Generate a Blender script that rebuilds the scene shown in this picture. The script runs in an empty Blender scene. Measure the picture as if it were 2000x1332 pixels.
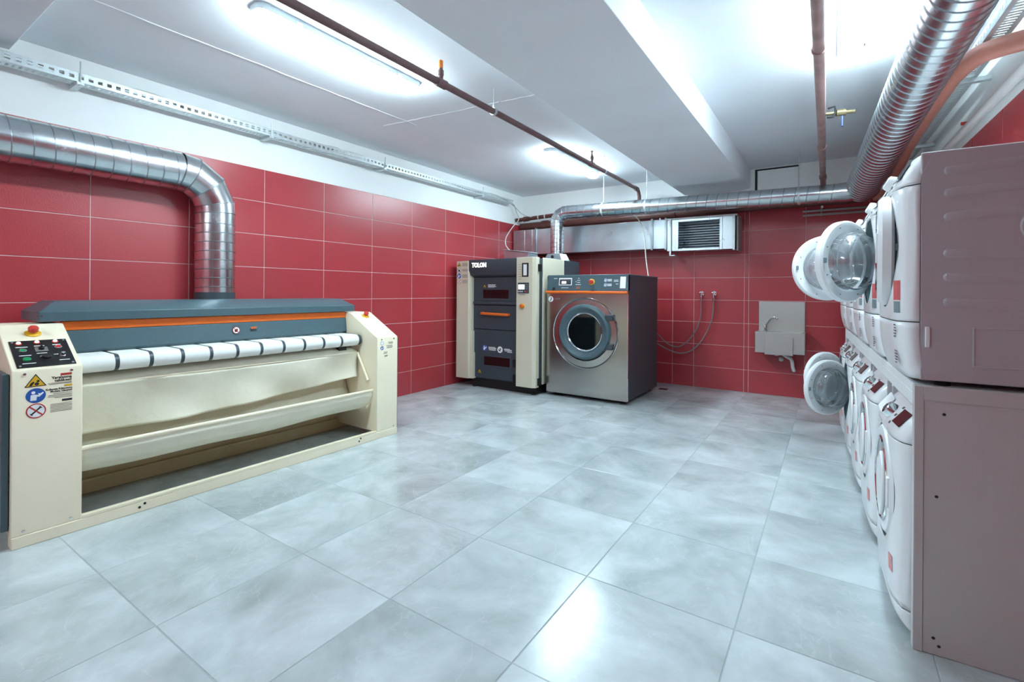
import bpy, math, random
from mathutils import Matrix, Vector
random.seed(7)
S = bpy.context.scene
COL = S.collection
R = math.radians

# ------------------------------------------------------------------ camera
CAM_H, YAW, ROLL = 1.285, R(33.6), 0.0072
fw = Vector((-math.sin(YAW), math.cos(YAW), 0)); rt = Vector((math.cos(YAW), math.sin(YAW), 0)); up = Vector((0, 0, 1))
rt2 = rt * math.cos(ROLL) + up * math.sin(ROLL); up2 = up * math.cos(ROLL) - rt * math.sin(ROLL)
cam = bpy.data.cameras.new('camera'); camo = bpy.data.objects.new('camera', cam); COL.objects.link(camo)
cm = Matrix.Identity(4)
for i in range(3):
    cm[i][0] = rt2[i]; cm[i][1] = up2[i]; cm[i][2] = -fw[i]
cm[2][3] = CAM_H
camo.matrix_world = cm
cam.sensor_width = 36; cam.lens = 940 * 36 / 2000; cam.shift_y = -96.7 / 2000; cam.clip_start = 0.02
S.camera = camo

# ------------------------------------------------------------------ world, exposure
W = bpy.data.worlds.new('world'); S.world = W; W.use_nodes = True
W.node_tree.nodes['Background'].inputs[0].default_value = (0.75, 0.85, 1, 1)
W.node_tree.nodes['Background'].inputs[1].default_value = 0.15
S.view_settings.view_transform = 'Standard'; S.view_settings.look = 'None'
S.view_settings.gamma = 1; S.view_settings.use_curve_mapping = False
S.view_settings.exposure = 1.68
LAMP = 30.0          # emission of the fluorescent diffusers
LAMP_COL = (0.71, 0.92, 1.0)

# ------------------------------------------------------------------ materials
def lin(c):
    return tuple(((v / 255) / 12.92 if v / 255 <= 0.04045 else ((v / 255 + 0.055) / 1.055) ** 2.4) for v in c)
def mat(name, rgb, rough=0.5, metal=0.0, var=0.06, scale=8.0, bump=0.0, bscale=60.0, coat=0.0, emit=None, estr=0.0, alpha=None, trans=0.0, ior=1.45, rvar=0.0, stretch=None):
    m = bpy.data.materials.new(name); m.use_nodes = True
    nt = m.node_tree; b = nt.nodes['Principled BSDF']
    c = lin(rgb)
    b.inputs['Roughness'].default_value = rough; b.inputs['Metallic'].default_value = metal
    b.inputs['IOR'].default_value = ior
    b.inputs['Coat Weight'].default_value = coat; b.inputs['Coat Roughness'].default_value = 0.08
    b.inputs['Transmission Weight'].default_value = trans
    tc = nt.nodes.new('ShaderNodeTexCoord'); mp = nt.nodes.new('ShaderNodeMapping')
    nt.links.new(tc.outputs['Object'], mp.inputs[0])
    if stretch: mp.inputs['Scale'].default_value = stretch
    n = nt.nodes.new('ShaderNodeTexNoise'); n.inputs['Scale'].default_value = scale; n.inputs['Detail'].default_value = 4
    nt.links.new(mp.outputs[0], n.inputs['Vector'])
    r = nt.nodes.new('ShaderNodeValToRGB')
    r.color_ramp.elements[0].position = 0.3; r.color_ramp.elements[1].position = 0.7
    r.color_ramp.elements[0].color = (*[v * (1 - var) for v in c], 1)
    r.color_ramp.elements[1].color = (*[min(1, v * (1 + var)) for v in c], 1)
    nt.links.new(n.outputs['Fac'], r.inputs[0]); nt.links.new(r.outputs[0], b.inputs['Base Color'])
    if rvar:
        mr = nt.nodes.new('ShaderNodeMapRange'); mr.inputs[3].default_value = max(0.02, rough - rvar); mr.inputs[4].default_value = rough + rvar
        nt.links.new(n.outputs['Fac'], mr.inputs[0]); nt.links.new(mr.outputs[0], b.inputs['Roughness'])
    if bump:
        n2 = nt.nodes.new('ShaderNodeTexNoise'); n2.inputs['Scale'].default_value = bscale; n2.inputs['Detail'].default_value = 3
        nt.links.new(mp.outputs[0], n2.inputs['Vector'])
        bp = nt.nodes.new('ShaderNodeBump'); bp.inputs['Strength'].default_value = bump; bp.inputs['Distance'].default_value = 0.01
        nt.links.new(n2.outputs['Fac'], bp.inputs['Height']); nt.links.new(bp.outputs[0], b.inputs['Normal'])
    if emit:
        b.inputs['Emission Color'].default_value = (*emit, 1); b.inputs['Emission Strength'].default_value = estr
    if alpha is not None: b.inputs['Alpha'].default_value = alpha
    return m

def tile_red():
    m = mat('red_tile', (174, 56, 63), 0.3, var=0.05, scale=3, ior=1.6)
    nt = m.node_tree; b = nt.nodes['Principled BSDF']
    tc = nt.nodes['Texture Coordinate']
    v = nt.nodes.new('ShaderNodeTexVoronoi'); v.inputs['Scale'].default_value = 170
    nt.links.new(tc.outputs['Object'], v.inputs['Vector'])
    bp = nt.nodes.new('ShaderNodeBump'); bp.inputs['Strength'].default_value = 0.16; bp.inputs['Distance'].default_value = 0.002
    nt.links.new(v.outputs['Distance'], bp.inputs['Height']); nt.links.new(bp.outputs[0], b.inputs['Normal'])
    return m
def tile_floor():
    m = bpy.data.materials.new('grey_marble_tile'); m.use_nodes = True
    nt = m.node_tree; b = nt.nodes['Principled BSDF']; b.inputs['Roughness'].default_value = 0.2
    tc = nt.nodes.new('ShaderNodeTexCoord'); oi = nt.nodes.new('ShaderNodeObjectInfo')
    mul = nt.nodes.new('ShaderNodeVectorMath'); mul.operation = 'SCALE'; mul.inputs[0].default_value = (37.0, 61.0, 23.0)
    nt.links.new(oi.outputs['Random'], mul.inputs['Scale'])
    ad = nt.nodes.new('ShaderNodeVectorMath'); ad.operation = 'ADD'
    nt.links.new(tc.outputs['Object'], ad.inputs[0]); nt.links.new(mul.outputs[0], ad.inputs[1])
    n = nt.nodes.new('ShaderNodeTexNoise'); n.inputs['Scale'].default_value = 2.2; n.inputs['Detail'].default_value = 9; n.inputs['Roughness'].default_value = 0.6; n.inputs['Distortion'].default_value = 0.35
    nt.links.new(ad.outputs[0], n.inputs['Vector'])
    r = nt.nodes.new('ShaderNodeValToRGB'); e = r.color_ramp.elements
    e[0].position = 0.32; e[0].color = (*lin((160, 168, 167)), 1); e[1].position = 0.68; e[1].color = (*lin((206, 214, 217)), 1)
    nt.links.new(n.outputs['Fac'], r.inputs[0])
    # thin pale veins
    n2 = nt.nodes.new('ShaderNodeTexNoise'); n2.inputs['Scale'].default_value = 1.9; n2.inputs['Detail'].default_value = 5; n2.inputs['Distortion'].default_value = 1.6
    nt.links.new(ad.outputs[0], n2.inputs['Vector'])
    s1 = nt.nodes.new('ShaderNodeMath'); s1.operation = 'SUBTRACT'; s1.inputs[1].default_value = 0.5; nt.links.new(n2.outputs['Fac'], s1.inputs[0])
    s2 = nt.nodes.new('ShaderNodeMath'); s2.operation = 'ABSOLUTE'; nt.links.new(s1.outputs[0], s2.inputs[0])
    mr = nt.nodes.new('ShaderNodeMapRange'); mr.inputs[1].default_value = 0.0; mr.inputs[2].default_value = 0.008; mr.inputs[3].default_value = 0.16; mr.inputs[4].default_value = 0
    nt.links.new(s2.outputs[0], mr.inputs[0])
    mx = nt.nodes.new('ShaderNodeMixRGB'); mx.inputs[2].default_value = (*lin((226, 232, 234)), 1)
    nt.links.new(mr.outputs[0], mx.inputs[0]); nt.links.new(r.outputs[0], mx.inputs[1]); nt.links.new(mx.outputs[0], b.inputs['Base Color'])
    rr = nt.nodes.new('ShaderNodeMapRange'); rr.inputs[3].default_value = 0.12; rr.inputs[4].default_value = 0.28
    nt.links.new(n.outputs['Fac'], rr.inputs[0]); nt.links.new(rr.outputs[0], b.inputs['Roughness'])
    return m
def glass(name, tint=(1, 1, 1), refl=0.1, rough=0.04, haze=0.0):
    # thin clear shell: straight-through transmission plus a fresnel reflection
    m = bpy.data.materials.new(name); m.use_nodes = True
    nt = m.node_tree; nt.nodes.remove(nt.nodes['Principled BSDF']); out = nt.nodes['Material Output']
    tr = nt.nodes.new('ShaderNodeBsdfTransparent'); tr.inputs[0].default_value = (*tint, 1)
    gl = nt.nodes.new('ShaderNodeBsdfGlossy'); gl.inputs[0].default_value = (1, 1, 1, 1); gl.inputs['Roughness'].default_value = rough
    fr = nt.nodes.new('ShaderNodeFresnel'); fr.inputs[0].default_value = 1.5
    ad = nt.nodes.new('ShaderNodeMath'); ad.operation = 'ADD'; ad.use_clamp = True; ad.inputs[1].default_value = refl
    mx = nt.nodes.new('ShaderNodeMixShader')
    nt.links.new(fr.outputs[0], ad.inputs[0]); nt.links.new(ad.outputs[0], mx.inputs[0])
    df = nt.nodes.new('ShaderNodeBsdfDiffuse'); df.inputs[0].default_value = (0.9, 0.95, 1, 1); m2 = nt.nodes.new('ShaderNodeMixShader'); m2.inputs[0].default_value = haze
    nt.links.new(tr.outputs[0], m2.inputs[1]); nt.links.new(df.outputs[0], m2.inputs[2]); nt.links.new(m2.outputs[0], mx.inputs[1]); nt.links.new(gl.outputs[0], mx.inputs[2]); nt.links.new(mx.outputs[0], out.inputs[0])
    return m

M = dict(
    wall_white=mat('white_plaster', (243, 244, 243), 0.75, var=0.03, scale=2, bump=0.08, bscale=25),
    ceil=mat('white_ceiling_paint', (238, 241, 246), 0.8, var=0.03, scale=1.5, bump=0.06, bscale=15),
    grout=mat('pale_grout', (206, 178, 176), 0.8, var=0.05, scale=20),
    fgrout=mat('grey_grout', (158, 167, 170), 0.8, var=0.05, scale=20),
    red=tile_red(), floor=tile_floor(),
    galv=mat('galvanised_steel', (206, 212, 215), 0.24, 1.0, var=0.09, scale=9, rvar=0.09),
    galv_seam=mat('duct_seam', (164, 172, 177), 0.34, 1.0, var=0.05),
    galv_flat=mat('galvanised_sheet', (190, 200, 206), 0.30, 1.0, var=0.1, scale=5, rvar=0.08),
    tray=mat('cable_tray_steel', (205, 212, 214), 0.45, 0.7, var=0.08, scale=20),
    steel=mat('brushed_stainless', (182, 178, 174), 0.2, 1.0, var=0.05, scale=14, stretch=(1, 1, 30), rvar=0.05),
    satin=mat('satin_stainless', (188, 186, 182), 0.42, 1.0, var=0.04, scale=14, stretch=(1, 1, 30)),
    chrome=mat('chrome', (222, 224, 226), 0.08, 1.0, var=0.02),
    cream=mat('cream_enamel', (243, 231, 204), 0.38, var=0.02, scale=3),
    creamw=mat('pale_enamel', (214, 206, 184), 0.38, var=0.02, scale=3),
    teal=mat('slate_grey_enamel', (74, 96, 104), 0.36, var=0.04, scale=60),
    dark=mat('charcoal_enamel', (62, 72, 80), 0.38, var=0.05, scale=60),
    washside=mat('dark_textured_side', (62, 63, 70), 0.5, var=0.06, scale=90),
    black=mat('black_plastic', (22, 22, 24), 0.4, var=0.1),
    rubber=mat('black_rubber', (28, 28, 29), 0.7, var=0.1),
    orange=mat('orange_enamel', (226, 106, 36), 0.35, var=0.03),
    belt=mat('white_belt_fabric', (235, 236, 232), 0.7, var=0.03, scale=40, bump=0.05, bscale=400),
    cloth=mat('cream_apron_cloth', (232, 226, 206), 0.9, var=0.05, scale=5, bump=0.15, bscale=25),
    tan=mat('tan_cross_beam', (214, 198, 156), 0.55, var=0.05),
    redpl=mat('red_plastic', (196, 58, 48), 0.4, var=0.05),
    yellow=mat('yellow_plastic', (228, 178, 40), 0.45, var=0.04),
    green=mat('green_button', (30, 140, 84), 0.35, var=0.05),
    blue=mat('blue_sticker', (42, 92, 170), 0.45, var=0.03),
    white=mat('white_sticker', (240, 240, 240), 0.45, var=0.02),
    ink=mat('black_ink', (40, 40, 42), 0.6, var=0.05),
    greyink=mat('grey_print', (120, 118, 112), 0.6, var=0.05),
    redink=mat('red_ink', (190, 50, 48), 0.5, var=0.05),
    app=mat('white_appliance_enamel', (236, 238, 240), 0.22, var=0.01, scale=3, coat=0.2),
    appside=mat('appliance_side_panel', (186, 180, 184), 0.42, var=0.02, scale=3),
    apppl=mat('white_appliance_plastic', (238, 240, 242), 0.3, var=0.01),
    display=mat('dark_red_display', (66, 14, 22), 0.12, var=0.1),
    greyglass=mat('smoked_display', (76, 84, 92), 0.12, var=0.08),
    drum=mat('drum_steel', (150, 160, 164), 0.35, 1.0, var=0.08),
    gasket=mat('grey_door_seal', (120, 136, 140), 0.6, var=0.06),
    rack_lit=mat('laminate_board_lit_tone', (232, 234, 234), 0.4, var=0.02),  # same board as the rack end, with the light on its front in the colour
    rack=mat('pale_laminate_board', (196, 194, 192), 0.45, var=0.02),
    pipe2=mat('stained_grey_pipe', (158, 128, 124), 0.45, var=0.22, scale=9),
    pipe=mat('red_oxide_pipe', (112, 84, 84), 0.45, var=0.1, scale=14),
    brown=mat('brown_waste_pipe', (92, 52, 46), 0.4, var=0.1, scale=10),
    salmon=mat('orange_plastic_waste_pipe', (196, 128, 112), 0.4, var=0.08, scale=10),
    brass=mat('brass', (132, 120, 88), 0.4, 0.7, var=0.1),
    orangecap=mat('orange_cap', (228, 128, 40), 0.4, var=0.05),
    bluehand=mat('blue_lever', (34, 62, 120), 0.4, var=0.05),
    hose=mat('grey_hose', (126, 120, 118), 0.5, var=0.1, scale=50),
    cable=mat('grey_cable', (196, 192, 184), 0.6, var=0.06),
    pinkst=mat('faded_red_sticker', (204, 92, 92), 0.5, var=0.15, scale=60),
    pinkst2=mat('pale_red_sticker', (220, 150, 150), 0.5, var=0.15, scale=60),
    pvc=mat('white_plastic_pipe', (222, 222, 220), 0.4, var=0.03),
    dkglass=mat('dark_tinted_glass', (34, 18, 20), 0.08, var=0.1),
    paper=mat('white_paper', (250, 250, 250), 0.8, var=0.01),
    conduit=mat('grey_conduit', (150, 142, 142), 0.5, var=0.05),
    glass=glass('clear_door_glass', (0.93, 0.97, 0.99), 0.1, 0.05, 0.16),
    porthole=glass('dark_porthole_glass', (0.35, 0.38, 0.4), 0.03),
    lamp=mat('lamp_diffuser', (245, 250, 255), 0.5, emit=LAMP_COL, estr=LAMP),
    lampbody=mat('lamp_housing', (190, 200, 204), 0.5, var=0.03),
    sign=mat('lit_sign_letters', (255, 250, 240), 0.5, emit=(1.0, 0.93, 0.82), estr=1.2),
    led=mat('indicator_lamp', (255, 225, 215), 0.4, emit=(1.0, 0.75, 0.68), estr=0.8),
    screen=mat('lit_screen', (235, 245, 250), 0.4, emit=(0.9, 0.97, 1.0), estr=0.4),
)

# ------------------------------------------------------------------ mesh helpers
class MB:
    def __init__(s): s.v = []; s.f = []; s.M = Matrix.Identity(4)
    def add(s, vs, fs):
        o = len(s.v); s.v += [tuple(s.M @ Vector(v)) for v in vs]; s.f += [tuple(i + o for i in f) for f in fs]; return s
    def box(s, x0, x1, y0, y1, z0, z1):
        vs = [(x, y, z) for z in (z0, z1) for y in (y0, y1) for x in (x0, x1)]
        return s.add(vs, [(0, 2, 3, 1), (4, 5, 7, 6), (0, 1, 5, 4), (2, 6, 7, 3), (0, 4, 6, 2), (1, 3, 7, 5)])
    def prism(s, prof, a0, a1, axis='x'):
        # prof in the other two axes (x: (y,z), y: (x,z), z: (x,y))
        def P(p, a): return {'x': (a, p[0], p[1]), 'y': (p[0], a, p[1]), 'z': (p[0], p[1], a)}[axis]
        n = len(prof); vs = [P(p, a0) for p in prof] + [P(p, a1) for p in prof]
        fs = [tuple(range(n)), tuple(range(2 * n - 1, n - 1, -1))] + [(i, n + i, n + (i + 1) % n, (i + 1) % n) for i in range(n)]
        return s.add(vs, fs)
    def cyl(s, p0, p1, r, n=20, r1=None): return s.tube([p0, p1], [r, r if r1 is None else r1], n)
    def tube(s, pts, r, n=12, caps=True):
        pts = [Vector(p) for p in pts]; m = len(pts)
        rs = r if isinstance(r, (list, tuple)) else [r] * m
        tg = []
        for i in range(m):
            a = pts[max(i - 1, 0)]; b = pts[min(i + 1, m - 1)]
            t = (b - a); t = t.normalized() if t.length > 1e-9 else Vector((0, 0, 1))
            if 0 < i < m - 1:
                t1 = (pts[i] - pts[i - 1]).normalized(); t2 = (pts[i + 1] - pts[i]).normalized()
                if (t1 + t2).length > 1e-6: t = (t1 + t2).normalized()
            tg.append(t)
        ref = Vector((0, 0, 1)) if abs(tg[0].z) < 0.9 else Vector((1, 0, 0))
        nrm = (ref - tg[0] * ref.dot(tg[0])).normalized()
        vs = []
        for i in range(m):
            if i: nrm = (nrm - tg[i] * nrm.dot(tg[i])).normalized()
            bi = tg[i].cross(nrm)
            for k in range(n):
                a = 2 * math.pi * k / n
                vs.append(tuple(pts[i] + (nrm * math.cos(a) + bi * math.sin(a)) * rs[i]))
        fs = [(i * n + k, i * n + (k + 1) % n, (i + 1) * n + (k + 1) % n, (i + 1) * n + k) for i in range(m - 1) for k in range(n)]
        if caps: fs += [tuple(range(n - 1, -1, -1)), tuple(range((m - 1) * n, m * n))]
        return s.add(vs, fs)
    def lathe(s, prof, c=(0, 0, 0), axis='z', n=32, close=False, sx=1.0):
        # prof [(radius, height)], revolved about axis through c
        vs = []
        for (r, h) in prof:
            for k in range(n):
                a = 2 * math.pi * k / n; p, q = r * math.cos(a) * sx, r * math.sin(a)
                v = {'z': (p, q, h), 'y': (p, h, q), 'x': (h, p, q)}[axis]
                vs.append((v[0] + c[0], v[1] + c[1], v[2] + c[2]))
        m = len(prof); fs = []
        rng = range(m if close else m - 1)
        for i in rng:
            j = (i + 1) % m
            for k in range(n): fs.append((i * n + k, i * n + (k + 1) % n, j * n + (k + 1) % n, j * n + k))
        if not close:
            if prof[0][0] > 1e-5: fs.append(tuple(range(n - 1, -1, -1)))
            if prof[-1][0] > 1e-5: fs.append(tuple(range((m - 1) * n, m * n)))
        return s.add(vs, fs)
    def disc(s, c, r, t, axis='y', n=32):
        return s.lathe([(r, 0), (r, t)], c, axis, n)
    def grid(s, fn, nu, nv):
        vs = [fn(i / nu, j / nv) for j in range(nv + 1) for i in range(nu + 1)]
        fs = [(j * (nu + 1) + i, j * (nu + 1) + i + 1, (j + 1) * (nu + 1) + i + 1, (j + 1) * (nu + 1) + i) for j in range(nv) for i in range(nu)]
        return s.add(vs, fs)
    def build(s, name, m, parent=None, bevel=0.0, smooth=True, solid=0.0, ang=32, seg=2):
        me = bpy.data.meshes.new(name); me.from_pydata(s.v, [], s.f); me.update()
        import bmesh
        bm = bmesh.new(); bm.from_mesh(me); bmesh.ops.remove_doubles(bm, verts=bm.verts, dist=1e-5); bmesh.ops.recalc_face_normals(bm, faces=bm.faces); bm.to_mesh(me); bm.free()
        if smooth:
            me.polygons.foreach_set('use_smooth', [True] * len(me.polygons)); me.set_sharp_from_angle(angle=R(ang))
        me.materials.append(M[m] if isinstance(m, str) else m)
        o = bpy.data.objects.new(name, me); COL.objects.link(o)
        if parent: o.parent = parent
        if solid:
            md = o.modifiers.new('solid', 'SOLIDIFY'); md.thickness = solid; md.offset = 0
        if bevel:
            md = o.modifiers.new('bevel', 'BEVEL'); md.width = bevel; md.segments = seg; md.limit_method = 'ANGLE'; md.angle_limit = R(40)
        return o
def empty(name, loc, rz=0.0):
    o = bpy.data.objects.new(name, None); COL.objects.link(o); o.location = loc; o.rotation_euler = (0, 0, rz)
    o.empty_display_size = 0.1; return o
def tag(o, label, cat, group=None):
    o['label'] = label; o['category'] = cat
    if group: o['group'] = group
    return o
def struct(o, label=None):
    o['kind'] = 'structure'
    if label: o['label'] = label
    return o
def copy_tree(o, parent=None):
    c = o.copy(); COL.objects.link(c); c.parent = parent
    for ch in list(o.children): copy_tree(ch, c)
    return c
def bx(name, m, parent, *d, bevel=0.002): return MB().box(*d).build(name, m, parent, bevel=bevel)
def face_mat(origin, xdir, ydir):
    x = Vector(xdir).normalized(); y = Vector(ydir).normalized(); z = x.cross(y)
    mm = Matrix.Identity(4)
    for i in range(3): mm[i][0] = x[i]; mm[i][1] = y[i]; mm[i][2] = z[i]; mm[i][3] = origin[i]
    return mm
def text(name, s, size, m, parent, fm, align='LEFT', depth=0.0006, sx=1.0, bold=0.0):
    cu = bpy.data.curves.new(name, 'FONT'); cu.body = s; cu.size = size; cu.align_x = align; cu.align_y = 'CENTER'; cu.extrude = depth; cu.offset = bold; cu.resolution_u = 2
    t = bpy.data.objects.new(name, cu); COL.objects.link(t)
    dg = bpy.context.evaluated_depsgraph_get(); me = bpy.data.meshes.new_from_object(t.evaluated_get(dg))
    bpy.data.objects.remove(t); bpy.data.curves.remove(cu)
    me.name = name; me.materials.clear(); me.materials.append(M[m])
    me.transform(Matrix.Diagonal((sx, 1, 1, 1))); me.transform(fm)
    o = bpy.data.objects.new(name, me); COL.objects.link(o); o.parent = parent
    return o
def arc(c, r, a0, a1, n, plane='yz', fixed=0):
    out = []
    for i in range(n + 1):
        a = R(a0 + (a1 - a0) * i / n); p, q = c[0] + r * math.cos(a), c[1] + r * math.sin(a)
        out.append({'yz': (fixed, p, q), 'xz': (p, fixed, q), 'xy': (p, q, fixed)}[plane])
    return out
def spiral_ribs(mb, p0, p1, r, pitch, h=0.004, w=0.012, n=28, skew=0.25):
    # raised lock-seam rings along a straight run (slightly slanted like a spiral seam)
    p0, p1 = Vector(p0), Vector(p1); L = (p1 - p0).length; t = (p1 - p0).normalized()
    ref = Vector((0, 0, 1)) if abs(t.z) < 0.9 else Vector((1, 0, 0)); a = (ref - t * ref.dot(t)).normalized(); b = t.cross(a)
    k = pitch * 0.5
    while k < L - 0.01:
        vs = []; prof = [(r - 0.001, -w / 2), (r + h, -w / 5), (r + h, w / 5), (r - 0.001, w / 2)]
        for (rr, dz) in prof:
            for i in range(n):
                an = 2 * math.pi * i / n
                vs.append(tuple(p0 + t * (k + dz + skew * pitch * math.cos(an) * 0.5) + (a * math.cos(an) + b * math.sin(an)) * rr))
        fs = [(j * n + i, j * n + (i + 1) % n, (j + 1) * n + (i + 1) % n, (j + 1) * n + i) for j in range(3) for i in range(n)]
        mb.add(vs, fs); k += pitch
    return mb
# printed warning stickers, drawn flat on a face matrix (x right, y up, z out)
def sticker_round(parent, fm, r, rim, fill, pict, label):
    mb = MB(); mb.M = fm; mb.lathe([(r, 0), (r, 0.0006)], (0, 0, 0), 'z', 28); o = mb.build('warning_sticker', rim, parent, smooth=False); o['label'] = label
    if fill:
        mb = MB(); mb.M = fm; mb.lathe([(r * 0.86, 0.0006), (r * 0.86, 0.0009)], (0, 0, 0), 'z', 28).build('sticker_field', fill, o, smooth=False)
    mb = MB(); mb.M = fm; z0, z1 = 0.0009, 0.0012
    if pict == 'reader':
        mb.lathe([(r * 0.2, z0), (r * 0.2, z1)], (-r * 0.25, r * 0.42, 0), 'z', 14)
        mb.prism([(-r * .55, -r * .65), (r * .05, -r * .65), (r * .1, -r * .15), (r * .35, -r * .2), (r * .8, r * .3), (r * .7, r * .42), (r * .45, r * .25), (r * .2, r * .3), (r * .3, r * .05), (-.1 * r, r * .15), (-r * .5, r * .12)], z0, z1, 'z')
        col = 'white'
    elif pict == 'wrench':
        mb.prism([(-r * .55, -r * .42), (-r * .42, -r * .55), (r * .5, r * .36), (r * .36, r * .5)], z0, z1, 'z')
        mb.prism([(r * .3, r * .55), (r * .55, r * .3), (r * .62, r * .4), (r * .5, r * .5), (r * .4, r * .62)], z0, z1, 'z')
        mb.prism([(-r * .3, -r * .55), (-r * .55, -r * .3), (-r * .62, -r * .4), (-r * .5, -r * .5), (-r * .4, -r * .62)], z0, z1, 'z')
        col = 'ink'
    elif pict == 'hand':
        mb.prism([(-r * .4, -r * .5), (r * .3, -r * .5), (r * .45, r * .1), (r * .2, r * .55), (-r * .05, r * .2), (-r * .3, r * .5), (-r * .5, 0)], z0, z1, 'z')
        col = 'ink'
    else:
        mb.prism([(-r * .5, -r * .1), (-r * .1, r * .5), (r * .5, r * .3), (r * .2, -r * .1), (r * .45, -r * .5), (-r * .2, -r * .4)], z0, z1, 'z'); col = 'white'
    mb.build('pictogram', col, o, smooth=False)
    if pict in ('wrench', 'hand'):
        mb = MB(); mb.M = fm; mb.prism([(-r * .72, r * .6), (-r * .6, r * .72), (r * .72, -r * .6), (r * .6, -r * .72)], 0.0012, 0.0014, 'z').build('bar', rim, o, smooth=False)
    return o
def sticker_tri(parent, fm, r):
    def tri(k): return [(-r * k, -r * .6 * k - (1 - k) * r * .1), (r * k, -r * .6 * k - (1 - k) * r * .1), (0, r * .95 * k - (1 - k) * r * .1)]
    mb = MB(); mb.M = fm; o = mb.prism(tri(1.0), 0, 0.0006, 'z').build('warning_sticker', 'ink', parent, smooth=False); o['label'] = 'yellow triangular warning sticker'
    mb = MB(); mb.M = fm; mb.prism(tri(.84), 0.0006, 0.0009, 'z').build('sticker_field', 'yellow', o, smooth=False)
    mb = MB(); mb.M = fm
    mb.lathe([(r * .2, .0009), (r * .2, .0012)], (r * .1, -r * .28, 0), 'z', 16).lathe([(r * .14, .0009), (r * .14, .0012)], (r * .22, r * .06, 0), 'z', 16)
    mb.prism([(-r * .6, -r * .5), (-r * .35, -r * .5), (-r * .1, -r * .1), (-r * .2, r * .05), (-r * .45, -r * .15)], .0009, .0012, 'z').build('pictogram', 'ink', o, smooth=False)
    return o
def print_lines(parent, fm, rows, m='greyink', name='fine_print', hgt=0.0035):
    mb = MB(); mb.M = fm
    for (x0, x1, y) in rows: mb.box(x0, x1, y - hgt / 2, y + hgt / 2, 0, 0.0005)
    o = mb.build(name, m, parent, smooth=False); o['kind'] = 'stuff'; return o

# ------------------------------------------------------------------ the room
XL, YB, ZC, YF = -4.36, 6.874, 2.885, -2.6
ZT = 2.39                                            # top of the red tiling
RW0 = Vector((0.735, 6.874, 0)); RWA = R(-88.0)      # right wall: far corner and direction towards the camera
RWd = Vector((math.cos(RWA), math.sin(RWA), 0)); RWn = Vector((-RWd.y, RWd.x, 0))
_tiles = {}
def tile_mesh(name, w, h, t, m):
    key = (name, round(w, 3), round(h, 3))
    if key in _tiles: return _tiles[key]
    c = 0.0018; a, b = w / 2, h / 2
    vs = []
    for (ia, y) in ((0, t), (0, c), (c, 0)):
        vs += [(-a + ia, y, -b + ia), (a - ia, y, -b + ia), (a - ia, y, b - ia), (-a + ia, y, b - ia)]
    fs = [(8, 9, 10, 11)]
    for k in (0, 4):
        for i in range(4): fs.append((k + i, k + (i + 1) % 4, k + 4 + (i + 1) % 4, k + 4 + i))
    me = bpy.data.meshes.new(name); me.from_pydata(vs, [], fs); me.update(); me.materials.append(M[m])
    import bmesh
    bm = bmesh.new(); bm.from_mesh(me); bmesh.ops.recalc_face_normals(bm, faces=bm.faces)
    if sum(f.normal.y for f in bm.faces) > 0: bmesh.ops.reverse_faces(bm, faces=bm.faces)
    bm.to_mesh(me); bm.free()
    _tiles[key] = me; return me
G = 0.005
def tile_wall(parent, edges, rows, place):
    for i in range(len(edges) - 1):
        for j in range(len(rows) - 1):
            w, h = edges[i + 1] - edges[i] - G, rows[j + 1] - rows[j] - G
            o = bpy.data.objects.new('wall_tile', tile_mesh('wall_tile', w, h, 0.006, 'red')); COL.objects.link(o)
            o.parent = parent
            place(o, (edges[i] + edges[i + 1]) / 2, (rows[j] + rows[j + 1]) / 2)
ROWS = [0.0] + [ZT - 0.3 * m for m in range(7, -1, -1)]
# left wall
wl = struct(MB().box(XL - 0.16, XL - 0.006, YF, YB + 0.1, 0, ZC + 0.1).build('wall_left', 'wall_white', smooth=False), 'white plaster wall with red tiles behind the flatwork ironer')
MB().box(XL - 0.0065, XL - 0.002, YF, YB, 0, ZT).build('grout_bed', 'grout', wl, smooth=False)
def pl(o, u, z): o.location = (XL, u, z); o.rotation_euler = (0, 0, R(90))
tile_wall(wl, [1.181 + 0.625 * n for n in range(-5, 10)] + [YB - 0.004], ROWS, pl)
# back wall
wb = struct(MB().box(XL - 0.16, 1.1, YB + 0.006, YB + 0.16, 0, ZC + 0.1).build('wall_back', 'wall_white', smooth=False), 'white plaster back wall with red tiles behind washer and sink')
MB().box(XL, 0.74, YB + 0.002, YB + 0.0065, 0, ZT).build('grout_bed', 'grout', wb, smooth=False)
def pb(o, u, z): o.location = (u, YB, z)
tile_wall(wb, [XL + 0.006, -3.7316, -3.1066, -2.4816, -1.8566, -1.5717, -0.9467, -0.8933, -0.268, 0.357, 0.725], ROWS, pb)
# right wall
wr = struct(MB().box(-0.1, 9.6, 0.006, 0.16, 0, ZC + 0.1).build('wall_right', 'wall_white', smooth=False), 'white plaster wall with red tiles behind the stacked machines')
wr.location = RW0; wr.rotation_euler = (0, 0, RWA)
MB().box(0, 9.5, 0.002, 0.0065, 0, ZT).build('grout_bed', 'grout', wr, smooth=False)
def pr(o, u, z): o.location = (u, 0, z)
tile_wall(wr, [0.01] + [0.4 + 0.625 * n for n in range(0, 14)], ROWS, pr)
wr.children[0].parent = wr
for o in list(bpy.data.objects):
    if o.name.startswith('grout_bed') and o.parent is None: o.parent = wr
# wall behind the camera
wf = struct(MB().box(XL - 0.16, 1.3, YF - 0.15, YF, 0, ZC + 0.1).build('wall_front', 'wall_white', smooth=False), 'white wall with red tiling behind the camera')
MB().box(XL, 1.1, YF, YF + 0.006, 0, ZT).build('tile_bed', 'red', wf, smooth=False)
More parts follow.
